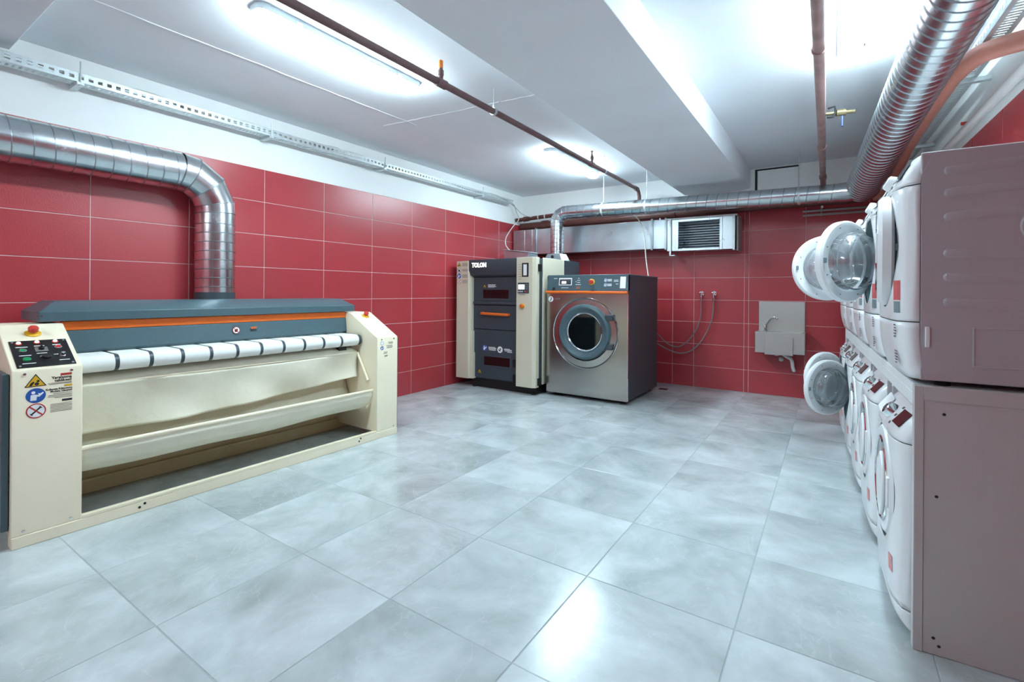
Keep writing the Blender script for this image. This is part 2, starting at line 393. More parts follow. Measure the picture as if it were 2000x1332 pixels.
# floor
fl = struct(MB().box(XL - 0.16, 1.3, YF - 0.15, YB + 0.16, -0.12, -0.0015).build('floor', 'fgrout', smooth=False), 'glossy pale grey marbled floor tiles')
fx = [-0.914 + 0.612 * k for k in range(-6, 4)]; fy = [2.005 + 0.612 * k for k in range(-8, 9)]
fx = [XL + 0.002] + [v for v in fx if v > XL + 0.05]; fy = [v for v in fy if v < YB - 0.05] + [YB - 0.003]
for i in range(len(fx) - 1):
    for j in range(len(fy) - 1):
        if fx[i] > 0.75: continue
        w, h = fx[i + 1] - fx[i] - 0.0032, fy[j + 1] - fy[j] - 0.0032
        o = bpy.data.objects.new('floor_tile', tile_mesh('floor_tile', w, h, 0.01, 'floor')); COL.objects.link(o); o.parent = fl
        o.location = ((fx[i] + fx[i + 1]) / 2, (fy[j] + fy[j + 1]) / 2, 0); o.rotation_euler = (R(-90), 0, 0)
# ceiling with its downstand beams
ce = struct(MB().box(XL - 0.16, 1.3, YF - 0.15, YB + 0.16, ZC, ZC + 0.15).build('ceiling', 'ceil', smooth=False), 'white painted concrete ceiling with formwork lines')
mb = MB()                                             # raised ridges left by the formwork boards
for (p, q) in (((-3.42, 0.9), (-3.35, 3.35)), ((-3.62, 3.2), (-2.35, 3.32)), ((-2.33, 3.32), (-1.75, 3.38))):
    n = 26; pts = []
    for k in range(n + 1):
        t = k / n; pts.append((p[0] + (q[0] - p[0]) * t + random.uniform(-.006, .006), p[1] + (q[1] - p[1]) * t + random.uniform(-.006, .006), ZC))
    mb.tube(pts, [random.uniform(0.0022, 0.0055) for _ in pts], 6)
mb.build('formwork_ridge', 'ceil', ce)
struct(MB().box(-1.71, -0.885, YF - 0.1, YB + 0.05, 2.636, ZC + 0.02).build('trim_1', 'ceil', bevel=0.004), 'wide concrete beam dropping below the ceiling')
struct(MB().box(XL - 0.1, -1.72, -0.4, 0.775, 2.80, ZC + 0.02).build('trim_2', 'ceil', bevel=0.004), 'shallow concrete beam across the ceiling corner')
# access hatch in the back wall
t3 = struct(MB().box(-0.83, -0.345, YB - 0.002, YB + 0.02, 2.55, 2.87).build('trim_3', 'ink', smooth=False), 'square access hatch above the round duct')
MB().box(-0.80, -0.35, YB - 0.014, YB + 0.02, 2.55, 2.848).build('hatch_cover', 'wall_white', t3, bevel=0.003)

# ------------------------------------------------------------------ ceiling lamps
def rrect(hx, hy, r, n=6):
    pts = []
    for (cx, cy, a0) in ((hx - r, hy - r, 0), (-hx + r, hy - r, 90), (-hx + r, -hy + r, 180), (hx - r, -hy + r, 270)):
        for k in range(n + 1):
            a = R(a0 + 90 * k / n); pts.append((cx + r * math.cos(a), cy + r * math.sin(a)))
    return pts
def loft(mb, rings):
    n = len(rings[0]); vs = [p for r in rings for p in r]
    fs = [(j * n + i, j * n + (i + 1) % n, (j + 1) * n + (i + 1) % n, (j + 1) * n + i) for j in range(len(rings) - 1) for i in range(n)]
    fs += [tuple(range(n - 1, -1, -1)), tuple(range((len(rings) - 1) * n, len(rings) * n))]
    return mb.add(vs, fs)
def lamp(x, y0, y1, label):
    e = empty('ceiling_lamp', (x, (y0 + y1) / 2, ZC)); hy = (y1 - y0) / 2
    tag(e, label, 'lamp', 'long fluorescent ceiling lamps')
    mb = MB(); loft(mb, [[(p[0], p[1], z) for p in rrect(0.068, hy, 0.05)] for z in (-0.038, 0.0)]); mb.build('housing', 'lampbody', e)
    mb = MB(); loft(mb, [[(p[0], p[1], z) for p in rrect(0.064 - i, hy - 0.004 - i, 0.048 - i * .5)] for z, i in ((-0.0385, 0), (-0.068, 0.003), (-0.082, 0.014), (-0.088, 0.034))]); mb.build('diffuser', 'lamp', e)
    for k in (-0.62, 0.62):
        bx('clip', 'chrome', e, 0.064, 0.074, hy * k - 0.02, hy * k + 0.02, -0.055, -0.02)
    return e
lamp(-2.70, 1.43, 2.70, 'long lit ceiling lamp above the ironer, nearest the cable tray wall')
lamp(-2.645, 4.68, 5.98, 'lit ceiling lamp above the two industrial machines in the far corner')
lamp(0.09, 2.65, 3.93, 'lit ceiling lamp beside the big spiral duct over the stacked machines')
lamp(-2.75, -2.45, -1.18, 'ceiling lamp behind the camera on the ironer side')

# ------------------------------------------------------------------ flatwork ironer
# local frame of every machine: x to the user's right, y into the machine, z up
IR = empty('flatwork_ironer', (-3.329, 0.606, 0), R(88.33))
tag(IR, 'cream and slate grey flatwork ironer with white feed belts along the left wall', 'ironer')
LEN = 2.44
prof = [(0.0, 0.06), (0.0, 0.868), (0.004, 0.876), (0.375, 1.078), (0.39, 1.082), (0.66, 1.082), (0.66, 0.06)]
def post(x0, x1):
    o = MB().prism(prof, x0, x1, 'x').build('end_post', 'cream', IR, bevel=0.004)
    for (xx, yy) in ((x0 + 0.045, 0.857), (x1 - 0.045, 0.857), (x0 + 0.045, 0.08), (x1 - 0.045, 0.08)):
        MB().lathe([(0.007, -0.0035), (0.005, -0.005), (0.0, -0.005)], (xx, 0.001, yy), 'y', 10).build('screw', 'chrome', o)
    return o
pL = post(0.0, 0.266); pR = post(2.215, LEN)
pL['label'] = 'end post with the control panel'
bx('side_cover', 'teal', IR, -0.03, -0.003, 0.03, 0.64, 0.09, 0.86, bevel=0.004)
bx('side_cover', 'teal', IR, LEN + 0.003, LEN + 0.022, 0.02, 0.64, 0.05, 0.86, bevel=0.004)
fr = bx('front_rail', 'cream', IR, 0.002, LEN, -0.004, 0.075, 0.0, 0.0595, bevel=0.004)
MB().box(0.27, 2.21, -0.004, 0.012, 0.0595, 0.075).build('lip', 'cream', fr, bevel=0.002)
for (xx, zz) in ((0.52, 0.028), (0.545, 0.043), (2.03, 0.03), (2.045, 0.05)):
    MB().lathe([(0.007, -0.0035), (0.007, -0.0055)], (xx, 0, zz), 'y', 12).build('bolt_hole', 'black', fr)
rr = bx('rear_rail', 'tan', IR, 0.02, LEN - 0.02, 0.56, 0.64, 0.0, 0.15, bevel=0.004)
bx('ledge', 'tan', rr, 0.27, 2.2, 0.53, 0.56, 0.085, 0.1, bevel=0.002)
MB().prism([(0.56, 0.155), (0.45, 0.40), (0.47, 0.40), (0.6, 0.155)], 0.27, 2.21, 'x').build('rear_panel', 'tan', IR, bevel=0.002)
for xx in (0.06, 2.38):
    MB().lathe([(0.025, -0.0), (0.025, 0.015), (0.01, 0.02), (0.01, 0.06)], (xx, 0.6, 0.0), 'z', 14).build('foot', 'rubber', IR)
# hood
hd = MB()
hx0, hx1 = 0.17, 2.29
r0 = [(hx0, 0.42, 1.092), (hx1, 0.42, 1.092), (hx1, 0.86, 1.092), (hx0, 0.86, 1.092)]
r1 = [(hx0, 0.42, 1.147), (hx1, 0.42, 1.147), (hx1, 0.86, 1.147), (hx0, 0.86, 1.147)]
r2 = [(hx0 + 0.085, 0.52, 1.208), (hx1 - 0.085, 0.52, 1.208), (hx1 - 0.085, 0.83, 1.208), (hx0 + 0.085, 0.83, 1.208)]
loft(hd, [r0, r1, r2]); hood = hd.build('hood', 'teal', IR, bevel=0.003)
for xx in (hx0 + 0.012, hx1 - 0.012): MB().lathe([(0.005, 0), (0.004, -0.003), (0, -0.003)], (xx, 0.42, 1.125), 'y', 10).build('screw', 'chrome', hood)
bx('trim_strip', 'orange', IR, 0.27, 2.212, 0.445, 0.47, 1.035, 1.09, bevel=0.003)
MB().prism([(0.432, 0.90), (0.425, 0.915), (0.44, 1.034), (0.6, 1.034), (0.6, 0.90)], 0.27, 2.212, 'x').build('roll_cover', 'teal', IR, bevel=0.002)
bx('roll_slot', 'black', IR, 0.29, 2.2, 0.47, 0.6, 0.86, 0.90)
# feed table: dark core with white belts round the nose
def belt_prof(t):
    pts = [(0.50, 0.893 + t)]
    cy, cz, r = 0.245, 0.847, 0.045 + t
    for k in range(11): a = R(84 + 186 * k / 10); pts.append((cy + r * math.cos(a), cz + r * math.sin(a)))
    pts.append((0.47, 0.815 - t)); return pts
MB().prism(belt_prof(0.0), 0.285, 2.205, 'x').build('feed_table', 'dark', IR, ang=25)
nb = 11; bw = (2.175 - 0.30) / nb
for k in range(nb):
    MB().prism(belt_prof(0.004), 0.30 + bw * k + (0.011 if k else 0), 0.30 + bw * (k + 1) - (0.011 if k < nb - 1 else 0), 'x').build('feed_belt', 'belt', IR, ang=25)
MB().lathe([(0.03, 2.2), (0.04, 2.195), (0.04, 2.19), (0.03, 2.18)], (0, 0.245, 0.847), 'x', 24).build('roller_cap', 'black', IR)
MB().lathe([(0.046, 0.29), (0.046, 0.268), (0.02, 0.267)], (0, 0.245, 0.847), 'x', 24).build('roller_cap', 'teal', IR)
bx('sensor_block', 'black', IR, 2.02, 2.10, 0.27, 0.31, 0.745, 0.795)
# cloths: upper apron hung on a rod, lower catching trough
random.seed(3)
fold = [(random.uniform(2, 9), random.uniform(0, 6.28), random.uniform(-1.2, 1.2)) for _ in range(7)]
def apron(u, v):
    x = 0.275 + 1.91 * u
    sag = 0.012 * math.sin(math.pi * u)
    d = sum(math.sin(f * u * 3.2 + p + w * 3 * v) for f, p, w in fold) * 0.0085
    z = 0.735 - sag - v * (0.235 + 0.03 * math.sin(3 * u + 1) + 0.03 * (1 - u))
    y = 0.235 + d * (0.25 + v) + 0.05 * math.sin(v * 2.3) * (0.6 + .4 * math.cos(4 * u + 0.5))
    return (x, y, z)
ap = MB().grid(apron, 80, 20).build('apron_cloth', 'cloth', IR, solid=0.003, ang=180)
def back_apron(u, v):
    x = 0.275 + 1.91 * u
    return (x, 0.24 + 0.17 * v + 0.01 * math.sin(5 * u + 2 * v), 0.735 + 0.02 * math.sin(v * 3.14) + 0.05 * v)
MB().grid(back_apron, 40, 6).build('apron_top', 'cloth', IR, solid=0.003, ang=180)
MB().cyl((0.27, 0.245, 0.732), (2.205, 0.245, 0.732), 0.008, 10).build('apron_rod', 'cream', IR)
MB().tube([(2.197, 0.25, 0.735), (2.2, 0.20, 0.65), (2.2, 0.105, 0.50)], [0.011, 0.012, 0.012], 12).build('apron_arm', 'cream', IR)
def trough(u, v):
    x = 0.275 + 1.93 * u
    P = [(0.06, 0.415), (0.055, 0.38), (0.085, 0.32), (0.15, 0.268), (0.26, 0.255), (0.36, 0.31), (0.42, 0.42), (0.44, 0.52)]
    t = v * (len(P) - 1); i = min(int(t), len(P) - 2); f = t - i
    y = P[i][0] * (1 - f) + P[i + 1][0] * f; z = P[i][1] * (1 - f) + P[i + 1][1] * f
    w = math.sin(math.pi * v)
    return (x, y + 0.006 * w * math.sin(9 * u + 2), z - w * (0.015 * math.sin(math.pi * u) + 0.005 * math.sin(14 * u)))
MB().grid(trough, 60, 28).build('catch_trough', 'cloth', IR, solid=0.003, ang=180)
MB().cyl((0.268, 0.06, 0.417), (2.213, 0.06, 0.417), 0.013, 14).build('trough_rod', 'cream', IR)
bx('screw_stub', 'chrome', IR, 0.267, 0.285, 0.09, 0.10, 0.66, 0.67)
# control panel on the sloping face of the left post
sl = Vector((0, 0.371, 0.202)).normalized(); FS = face_mat((0.0, 0.004, 0.8765), (1, 0, 0), sl)
def onslope(x, t, h=0.0): mm = FS.copy(); mm.translation = FS @ Vector((x, t, h)); return mm
mb = MB(); mb.M = FS; cp = mb.box(0.022, 0.245, 0.018, 0.262, 0.0, 0.004).build('control_panel', 'black', IR, bevel=0.001)
cp['label'] = 'black control panel with buttons'
for (x, t) in ((0.034, 0.03), (0.233, 0.03), (0.034, 0.25), (0.233, 0.25)):
    mb = MB(); mb.M = onslope(x, t, 0.004); mb.lathe([(0.006, 0), (0.005, 0.003), (0, 0.003)], n=12).build('screw', 'chrome', cp)
for (x, t) in ((0.055, 0.232), (0.125, 0.235), (0.197, 0.235)):
    mb = MB(); mb.M = onslope(x, t, 0.004); b = mb.lathe([(0.013, 0), (0.013, 0.004), (0.011, 0.005)], n=18).build('lamp_bezel', 'redpl', cp)
    mb = MB(); mb.M = onslope(x, t, 0.0085); mb.lathe([(0.009, 0), (0.008, 0.006), (0.004, 0.009), (0, 0.0095)], n=18).build('indicator', 'led', cp)
for (x, t, m) in ((0.062, 0.165, 'green'), (0.066, 0.085, 'green'), (0.2, 0.18, 'redpl')):
    mb = MB(); mb.M = onslope(x, t, 0.004); b = mb.lathe([(0.016, 0), (0.016, 0.006), (0.0125, 0.007), (0.0125, 0.004), (0, 0.004)], n=22).build('button_ring', 'chrome' if t > .1 else 'green', cp)
    mb = MB(); mb.M = onslope(x, t, 0.0085); mb.lathe([(0.0122, 0), (0.0118, 0.003), (0, 0.0035)], n=22).build('push_button', m, cp)
mb = MB(); mb.M = onslope(0.133, 0.167, 0.004); mb.box(-0.025, 0.025, -0.02, 0.022, 0, 0.004).build('switch_plate', 'greyink', cp, bevel=0.001)
mb = MB(); mb.M = onslope(0.133, 0.17, 0.008); mb.lathe([(0.012, 0), (0.011, 0.012), (0.008, 0.014), (0, 0.014)], n=18).box(-0.003, 0.003, -0.002, 0.016, 0.01, 0.018).build('selector_switch', 'black', cp)
mb = MB(); mb.M = onslope(0.14, 0.09, 0.004); mb.lathe([(0.028, 0), (0.027, 0.002), (0.02, 0.003), (0.018, 0.016), (0.015, 0.018), (0, 0.018)], n=26).build('dial_knob', 'rubber', cp)
mb = MB(); mb.M = onslope(0.14, 0.112, 0.0063)
for k in range(7): a = R(30 + 20 * k); mb.box(0.024 * math.cos(a) - .0014, 0.024 * math.cos(a) + .0014, 0.024 * math.sin(a) - .0245, 0.024 * math.sin(a) - .0195, 0, 0.0006)
mb.build('dial_marks', 'white', cp, smooth=False)['kind'] = 'stuff'
mb = MB(); mb.M = onslope(0.205, 0.1, 0.004); mb.lathe([(0.012, 0), (0.012, 0.004), (0.009, 0.006), (0.009, 0.022), (0, 0.024)], n=16).build('key_switch', 'chrome', cp)
print_lines(cp, onslope(0, 0, 0.0041), [(0.04, 0.085, 0.2), (0.042, 0.088, 0.122), (0.045, 0.095, 0.05), (0.11, 0.15, 0.205), (0.11, 0.15, 0.135), (0.182, 0.215, 0.208), (0.172, 0.19, 0.115), (0.185, 0.226, 0.06)], 'white', 'panel_print', 0.005)
for (x, z0) in ((0.125, 0.335), (2.335, 0.335)):
    mm = onslope(x, z0, 0.0) if x < 1 else onslope(x, 0.36, 0.0)
    mb = MB(); mb.M = mm; es = mb.lathe([(0.034, 0), (0.034, 0.004), (0.026, 0.008), (0.014, 0.009), (0.014, 0.016), (0, 0.016)], n=24).build('emergency_stop', 'yellow', IR)
    mb = MB(); mb.M = mm; mb.lathe([(0.014, 0.016), (0.021, 0.018), (0.022, 0.036), (0.018, 0.042), (0.008, 0.044), (0, 0.044)], n=24).build('mushroom_button', 'redpl', es)
# stickers on the left post front (x right, z up, facing -y)
def onfront(x, y, z): return face_mat((x, y, z), (1, 0, 0), (0, 0, 1))
F0 = -0.0004
sticker_tri(IR, onfront(0.085, F0, 0.815), 0.041)
sticker_round(IR, onfront(0.086, F0, 0.745), 0.037, 'blue', 'blue', 'reader', 'round blue read-the-manual sticker')
sticker_round(IR, onfront(0.087, F0, 0.668), 0.037, 'redink', 'white', 'wrench', 'round red and white no-wrench sticker')
wb1 = MB().box(0.178, 0.222, F0 - 0.0005, F0, 0.834, 0.845).build('warning_word_box', 'redink', IR, smooth=False)
text('warning_text', 'Yaralanma', 0.0185, 'ink', IR, onfront(0.222, F0, 0.825), 'RIGHT', bold=0.0004)
text('warning_text', 'tehlikesi!', 0.0185, 'ink', IR, onfront(0.222, F0, 0.8095), 'RIGHT', bold=0.0004)
print_lines(IR, onfront(0, F0, 0), [(0.13, 0.222, 0.7975), (0.135, 0.222, 0.7925)], hgt=0.002)
MB().box(0.192, 0.224, F0 - 0.0005, F0, 0.776, 0.785).build('warning_word_box', 'yellow', IR, smooth=False)
text('warning_text', "Kullanma Kılavuzunu", 0.0135, 'ink', IR, onfront(0.224, F0, 0.767), 'RIGHT', sx=0.9, bold=0.0003)
text('warning_text', 'Mutlaka Okuyun!', 0.0135, 'ink', IR, onfront(0.224, F0, 0.755), 'RIGHT', sx=0.9, bold=0.0003)
print_lines(IR, onfront(0, F0, 0), [(0.15, 0.224, 0.744), (0.132, 0.224, 0.736), (0.13, 0.224, 0.729), (0.155, 0.224, 0.722)], hgt=0.002)
MB().box(0.184, 0.224, F0 - 0.0004, F0, 0.7, 0.711).box(0.186, 0.222, F0 - 0.0008, F0 - 0.0004, 0.702, 0.709).build('warning_word_box', 'ink', IR, smooth=False)
print_lines(IR, onfront(0, F0, 0), [(0.14, 0.224, 0.69 - 0.0075 * k) for k in range(6)], hgt=0.002)
# small stickers: right post and roll cover
sticker_round(IR, onfront(2.265, F0, 0.825), 0.017, 'blue', 'white', 'arrow', 'small blue hand protection sticker')
sticker_round(IR, onfront(2.265, F0, 0.782), 0.017, 'blue', 'blue', 'reader', 'small blue read-the-manual sticker')
print_lines(IR, onfront(0, F0, 0), [(2.33, 2.385, 0.83), (2.34, 2.385, 0.82), (2.31, 2.38, 0.80), (2.32, 2.385, 0.79), (2.315, 2.375, 0.78), (2.285, 2.325, 0.745), (2.28, 2.32, 0.735), (2.295, 2.33, 0.715), (2.29, 2.325, 0.708)], hgt=0.004)
rc = face_mat((0, 0.4275, 0.95), (1, 0, 0), (0, 0.007, 0.119)); 
def onroll(x, t): mm = rc.copy(); mm.translation = rc @ Vector((x, t, 0.0045)); return mm
sticker_round(IR, onroll(1.245, 0.03), 0.026, 'redink', 'white', 'hand', 'round white keep-hands-out sticker')
print_lines(IR, onroll(0, 0.03), [(1.35, 1.40, 0.016), (1.355, 1.395, 0.006)], 'orange', 'fine_print', 0.006)
print_lines(IR, onroll(0, 0.03), [(1.35, 1.40, -0.005), (1.35, 1.40, -0.013)], 'ink', 'fine_print', 0.003)

# ------------------------------------------------------------------ round ducts
# exhaust duct of the ironer
e = empty('ironer_exhaust_duct', (-4.195, 1.93, 1.209)); tag(e, 'shiny spiral duct rising from the ironer and running along the left wall', 'duct')
def W2(p): return tuple(Vector(p) - e.location)
rad = 0.142
MB().cyl(W2((-4.195, 1.93, 1.209)), W2((-4.195, 1.93, 1.262)), rad + 0.004, 36).build('collar', 'dark', e)
MB().cyl(W2((-4.195, 1.93, 1.262)), W2((-4.195, 1.93, 1.90)), rad, 40).build('vertical_pipe', 'galv', e)
spiral_ribs(MB(), W2((-4.195, 1.93, 1.262)), W2((-4.195, 1.93, 1.88)), rad, 0.072, 0.003, 0.010, 36).build('spiral_seam', 'galv_seam', e)
el = [(-4.195, 1.93, 1.90), (-4.195, 1.925, 1.975), (-4.195, 1.865, 2.10), (-4.195, 1.745, 2.18), (-4.195, 1.66, 2.193)]
def mitre(mb, pts, r, n=40):
    pts = [Vector(p) for p in pts]; rings = []
    ax = (pts[-1] - pts[0]).cross(Vector((0, 0, 1)));
    side = (pts[1] - pts[0]).cross(pts[-1] - pts[0]).normalized()
    for i, p in enumerate(pts):
        t1 = (pts[i] - pts[i - 1]).normalized() if i else (pts[1] - pts[0]).normalized()
        t2 = (pts[i + 1] - pts[i]).normalized() if i < len(pts) - 1 else t1
        if i == 0: t1 = t2
        t = (t1 + t2).normalized(); c = max(0.3, t.dot(t1)); b = side.cross(t).normalized()
        rings.append([tuple(p + side * r * math.cos(2 * math.pi * k / n) + b * (r / c) * math.sin(2 * math.pi * k / n)) for k in range(n)])
    return rings
rings = mitre(None, [W2(p) for p in el], rad + 0.002)
for k in range(len(rings) - 1):
    mb = MB(); n = len(rings[0]); mb.add(rings[k] + rings[k + 1], [(i, (i + 1) % n, n + (i + 1) % n, n + i) for i in range(n)]).build('elbow_segment', 'galv', e)
for k in (0, 1, 2, 3, 4):
    MB().tube([rings[k][i] for i in range(len(rings[k]))] + [rings[k][0]], 0.0035, 6, caps=False).build('elbow_seam', 'galv_seam', e)
far = (-4.195, -1.2, 2.197)
MB().cyl(W2(el[-1]), W2(far), rad, 40).build('horizontal_pipe', 'galv', e)
spiral_ribs(MB(), W2(el[-1]), W2(far), rad, 0.098, 0.003, 0.008, 36).build('spiral_seam', 'galv_seam', e)
for yy in (0.5, -0.6):
    mb = MB(); mb.M = Matrix.Translation(Vector((-4.195, yy, 2.196)) - e.location)
    mb.lathe([(rad, -0.015), (rad + 0.006, -0.015), (rad + 0.006, 0.015), (rad, 0.015)], axis='y', n=36, close=True).box(-0.16, -0.14, -0.02, 0.02, -0.03, 0.03).build('wall_clamp', 'tray', e)
# exhaust duct of the tumble dryer along the back wall
DY = 6.2
e = empty('dryer_exhaust_duct', (-3.34, DY, 1.717)); tag(e, 'slim spiral duct rising behind the industrial dryer and crossing the back wall', 'duct')
rad = 0.095
pts = [(-3.34, DY, 1.83), (-3.34, DY, 2.27)]
mb = MB(); mb.M = Matrix.Translation(-e.location); mb.cyl((-3.34, DY, 1.83), (-3.34, DY, 2.28), rad, 32).build('vertical_pipe', 'galv', e)
mb = MB(); spiral_ribs(mb, W2((-3.34, DY, 1.84)), W2((-3.34, DY, 2.27)), rad, 0.06, 0.003, 0.008, 28).build('spiral_seam', 'galv_seam', e)
mb = MB(); loft(mb, [[W2(p) for p in ((-3.5, DY - .13, 1.717), (-3.18, DY - .13, 1.717), (-3.18, DY + .13, 1.717), (-3.5, DY + .13, 1.717))],
                     [W2(p) for p in ((-3.44, DY - .1, 1.835), (-3.24, DY - .1, 1.835), (-3.24, DY + .1, 1.835), (-3.44, DY + .1, 1.835))]])
mb.build('outlet_cone', 'galv_flat', e, bevel=0.003)
mb = MB(); mb.M = Matrix.Translation(Vector((-3.35, DY - .1195, 1.79)) - e.location); mb.lathe([(0.022, 0.004), (0.022, -0.006), (0.016, -0.008), (0, -0.008)], axis='y', n=18).build('outlet_cap', 'rubber', e)
el = [(-3.34, DY, 2.28), (-3.335, DY, 2.33), (-3.29, DY, 2.395), (-3.22, DY, 2.425), (-3.16, DY, 2.427)]
rings = mitre(None, [W2(p) for p in el], rad + 0.001, 32)
for k in range(len(rings) - 1):
    mb = MB(); n = len(rings[0]); mb.add(rings[k] + rings[k + 1], [(i, (i + 1) % n, n + (i + 1) % n, n + i) for i in range(n)]).build('elbow_segment', 'galv', e)
for k in range(5):
    MB().tube(list(rings[k]) + [rings[k][0]], 0.003, 6, caps=False).build('elbow_seam', 'galv_seam', e)
farp = (0.185, DY, 2.362)
MB().cyl(W2(el[-1]), W2(farp), rad, 36).build('horizontal_pipe', 'galv', e)
spiral_ribs(MB(), W2(el[-1]), W2((0.08, DY, 2.364)), rad, 0.115, 0.003, 0.009, 30).build('spiral_seam', 'galv_seam', e)
MB().cyl(W2((0.06, DY, 2.3645)), W2((0.15, DY, 2.363)), rad + 0.006, 36).build('coupling', 'galv', e)
for (xx, zz) in ((-2.62, 2.42), (-2.02, 2.405), (-0.31, 2.37)):
    MB().cyl(W2((xx, DY, zz + rad)), W2((xx, DY, ZC)), 0.004, 8).build('hanger_rod', 'tray', e)
    mb = MB(); mb.M = Matrix.Translation(Vector((xx, DY, zz)) - e.location); mb.lathe([(rad + .001, -0.012), (rad + 0.005, -0.012), (rad + 0.005, 0.012), (rad + .001, 0.012)], axis='x', n=30, close=True).build('hanger_band', 'tray', e)
# big collecting duct above the stacked machines
e = empty('collecting_duct', (0.262, 6.22, 2.40)); tag(e, 'large ribbed spiral duct running overhead above the stacked machines', 'duct')
rad = 0.143
big = [(0.255, 6.24, 2.392), (0.465, 3.18, 2.64), (0.52, 2.42, 2.70), (0.61, 0.8, 2.72), (0.72, -2.58, 2.73)]
MB().tube([W2(p) for p in big], rad, 44).build('duct_pipe', 'galv', e, ang=20)
mb = MB()
for k in range(len(big) - 1): spiral_ribs(mb, W2(big[k]), W2(big[k + 1]), rad, 0.075, 0.004, 0.012, 36, skew=0.5)
mb.build('spiral_seam', 'galv_seam', e)
mb = MB(); mb.lathe([(rad + .004, -0.05), (rad + .006, -0.04), (rad + .006, 0.03), (rad, 0.05)], n=40)
o = mb.build('end_collar', 'galv', e); o.rotation_euler = (Vector(big[1]) - Vector(big[0])).to_track_quat('Z', 'Y').to_euler(); o.location = W2((0.267, 6.18, 2.402))
for t in (0.35, 0.8):
    p = Vector(big[0]).lerp(Vector(big[1]), t)
    MB().cyl(W2((p.x, p.y, p.z + rad)), W2((p.x, p.y, ZC)), 0.004, 8).build('hanger_rod', 'tray', e)
# rectangular supply duct with its grille
e = empty('rectangular_duct', (-2.65, 6.6, 1.84)); tag(e, 'flat galvanised box duct with a slatted grille on the back wall', 'duct')
def W3(x0, x1, y0, y1, z0, z1): l = e.location; return (x0 - l.x, x1 - l.x, y0 - l.y, y1 - l.y, z0 - l.z, z1 - l.z)
yf0, yb0 = 6.545, 6.862
segs = [(-4.33, -3.9), (-3.9, -3.45), (-3.45, -2.05), (-2.05, -1.865)]
for (a, b) in segs: bx('duct_panel', 'galv_flat', e, *W3(a, b, yf0 + random.uniform(0, .002), yb0, 1.878, 2.272), bevel=0.003)
for a in (-4.12, -3.98): bx('stiffening_fold', 'galv_flat', e, *W3(a, a + 0.01, yf0 - 0.004, yf0 + 0.01, 1.882, 2.268))
for a in (-3.9, -3.45, -2.05, -1.865): bx('flange', 'galv_seam', e, *W3(a - 0.014, a + 0.014, yf0 - 0.02, yb0, 1.862, 2.288))
gx0, gx1, gz0, gz1 = -1.70, -1.19, 1.868, 2.222
for d in ((-1.85, gx0, 1.84, 2.262), (gx1, -1.01, 1.84, 2.262)): bx('plenum_panel', 'galv_flat', e, *W3(d[0], d[1], yf0, yb0, d[2], d[3]), bevel=0.002)
for d in ((gx0, gx1, 1.84, gz0), (gx0, gx1, gz1, 2.262)): bx('plenum_panel', 'galv_flat', e, *W3(d[0], d[1], yf0, yb0, d[2], d[3]), bevel=0.002)
bx('plenum_back', 'galv_flat', e, *W3(gx0, gx1, yb0 - 0.02, yb0, gz0, gz1))
bx('rim', 'tray', e, *W3(-1.85, -0.985, yf0 - 0.02, yb0, 2.255, 2.275)); bx('end_bracket', 'tray', e, *W3(-1.035, -1.008, yf0 - 0.02, yf0 + 0.02, 1.825, 2.262)); bx('end_bracket', 'conduit', e, *W3(-0.996, -0.976, yf0 + 0.02, yb0, 1.82, 2.25))
gf = bx('grille_frame', 'galv_flat', e, *W3(gx0 - 0.035, gx0, yf0 - 0.012, yf0, gz0 - 0.03, gz1 + 0.03))
for d in ((gx1, gx1 + 0.035, gz0 - 0.03, gz1 + 0.03), (gx0, gx1, gz1, gz1 + 0.03), (gx0, gx1, gz0 - 0.03, gz0)): bx('grille_frame', 'galv_flat', e, *W3(d[0], d[1], yf0 - 0.012, yf0, d[2], d[3]))
ns = 11
for k in range(ns):
    zc = gz0 + (k + 0.5) * (gz1 - gz0) / ns
    mb = MB(); l = e.location; mb.M = Matrix.Translation((0, yf0 + 0.012 - l.y, zc - l.z)) @ Matrix.Rotation(R(35), 4, 'X')
    mb.box(gx0 - l.x, gx1 - l.x, -0.016, 0.016, -0.0012, 0.0012).build('grille_slat', 'galv_flat', e, smooth=False)
MB().box(*W3(-1.81, -1.79, yf0 - 0.03, yf0 - 0.02, 1.78, 2.26)).box(*W3(-1.81, -1.74, yf0 - 0.03, yf0 + 0.1, 1.775, 1.785)).build('support_bracket', 'tray', e)

# ------------------------------------------------------------------ industrial tumble dryer
D = empty('tumble_dryer', (-4.264, 5.05, 0)); tag(D, 'cream and charcoal industrial tumble dryer with lit sign and orange handle', 'dryer')
bx('plinth', 'black', D, 0.2, 1.2, 0.12, 1.2, 0.0, 0.12)
for xx in (0.24, 1.17):
    for yy in (0.16, 1.12): MB().lathe([(0.035, 0), (0.035, 0.012), (0.012, 0.016), (0.012, 0.03)], (xx, yy - 0.045, 0), 'z', 14).build('foot', 'rubber', D)
bx('cabinet', 'dark', D, 0.04, 1.235, 0.1, 0.8, 0.12, 1.70, bevel=0.004)
bx('rear_cabinet', 'dark', D, 0.06, 1.22, 0.8, 1.29, 0.12, 1.715, bevel=0.004)
bx('side_panel', 'creamw', D, 1.2355, 1.25, 0.19, 0.76, 0.12, 1.712, bevel=0.004)
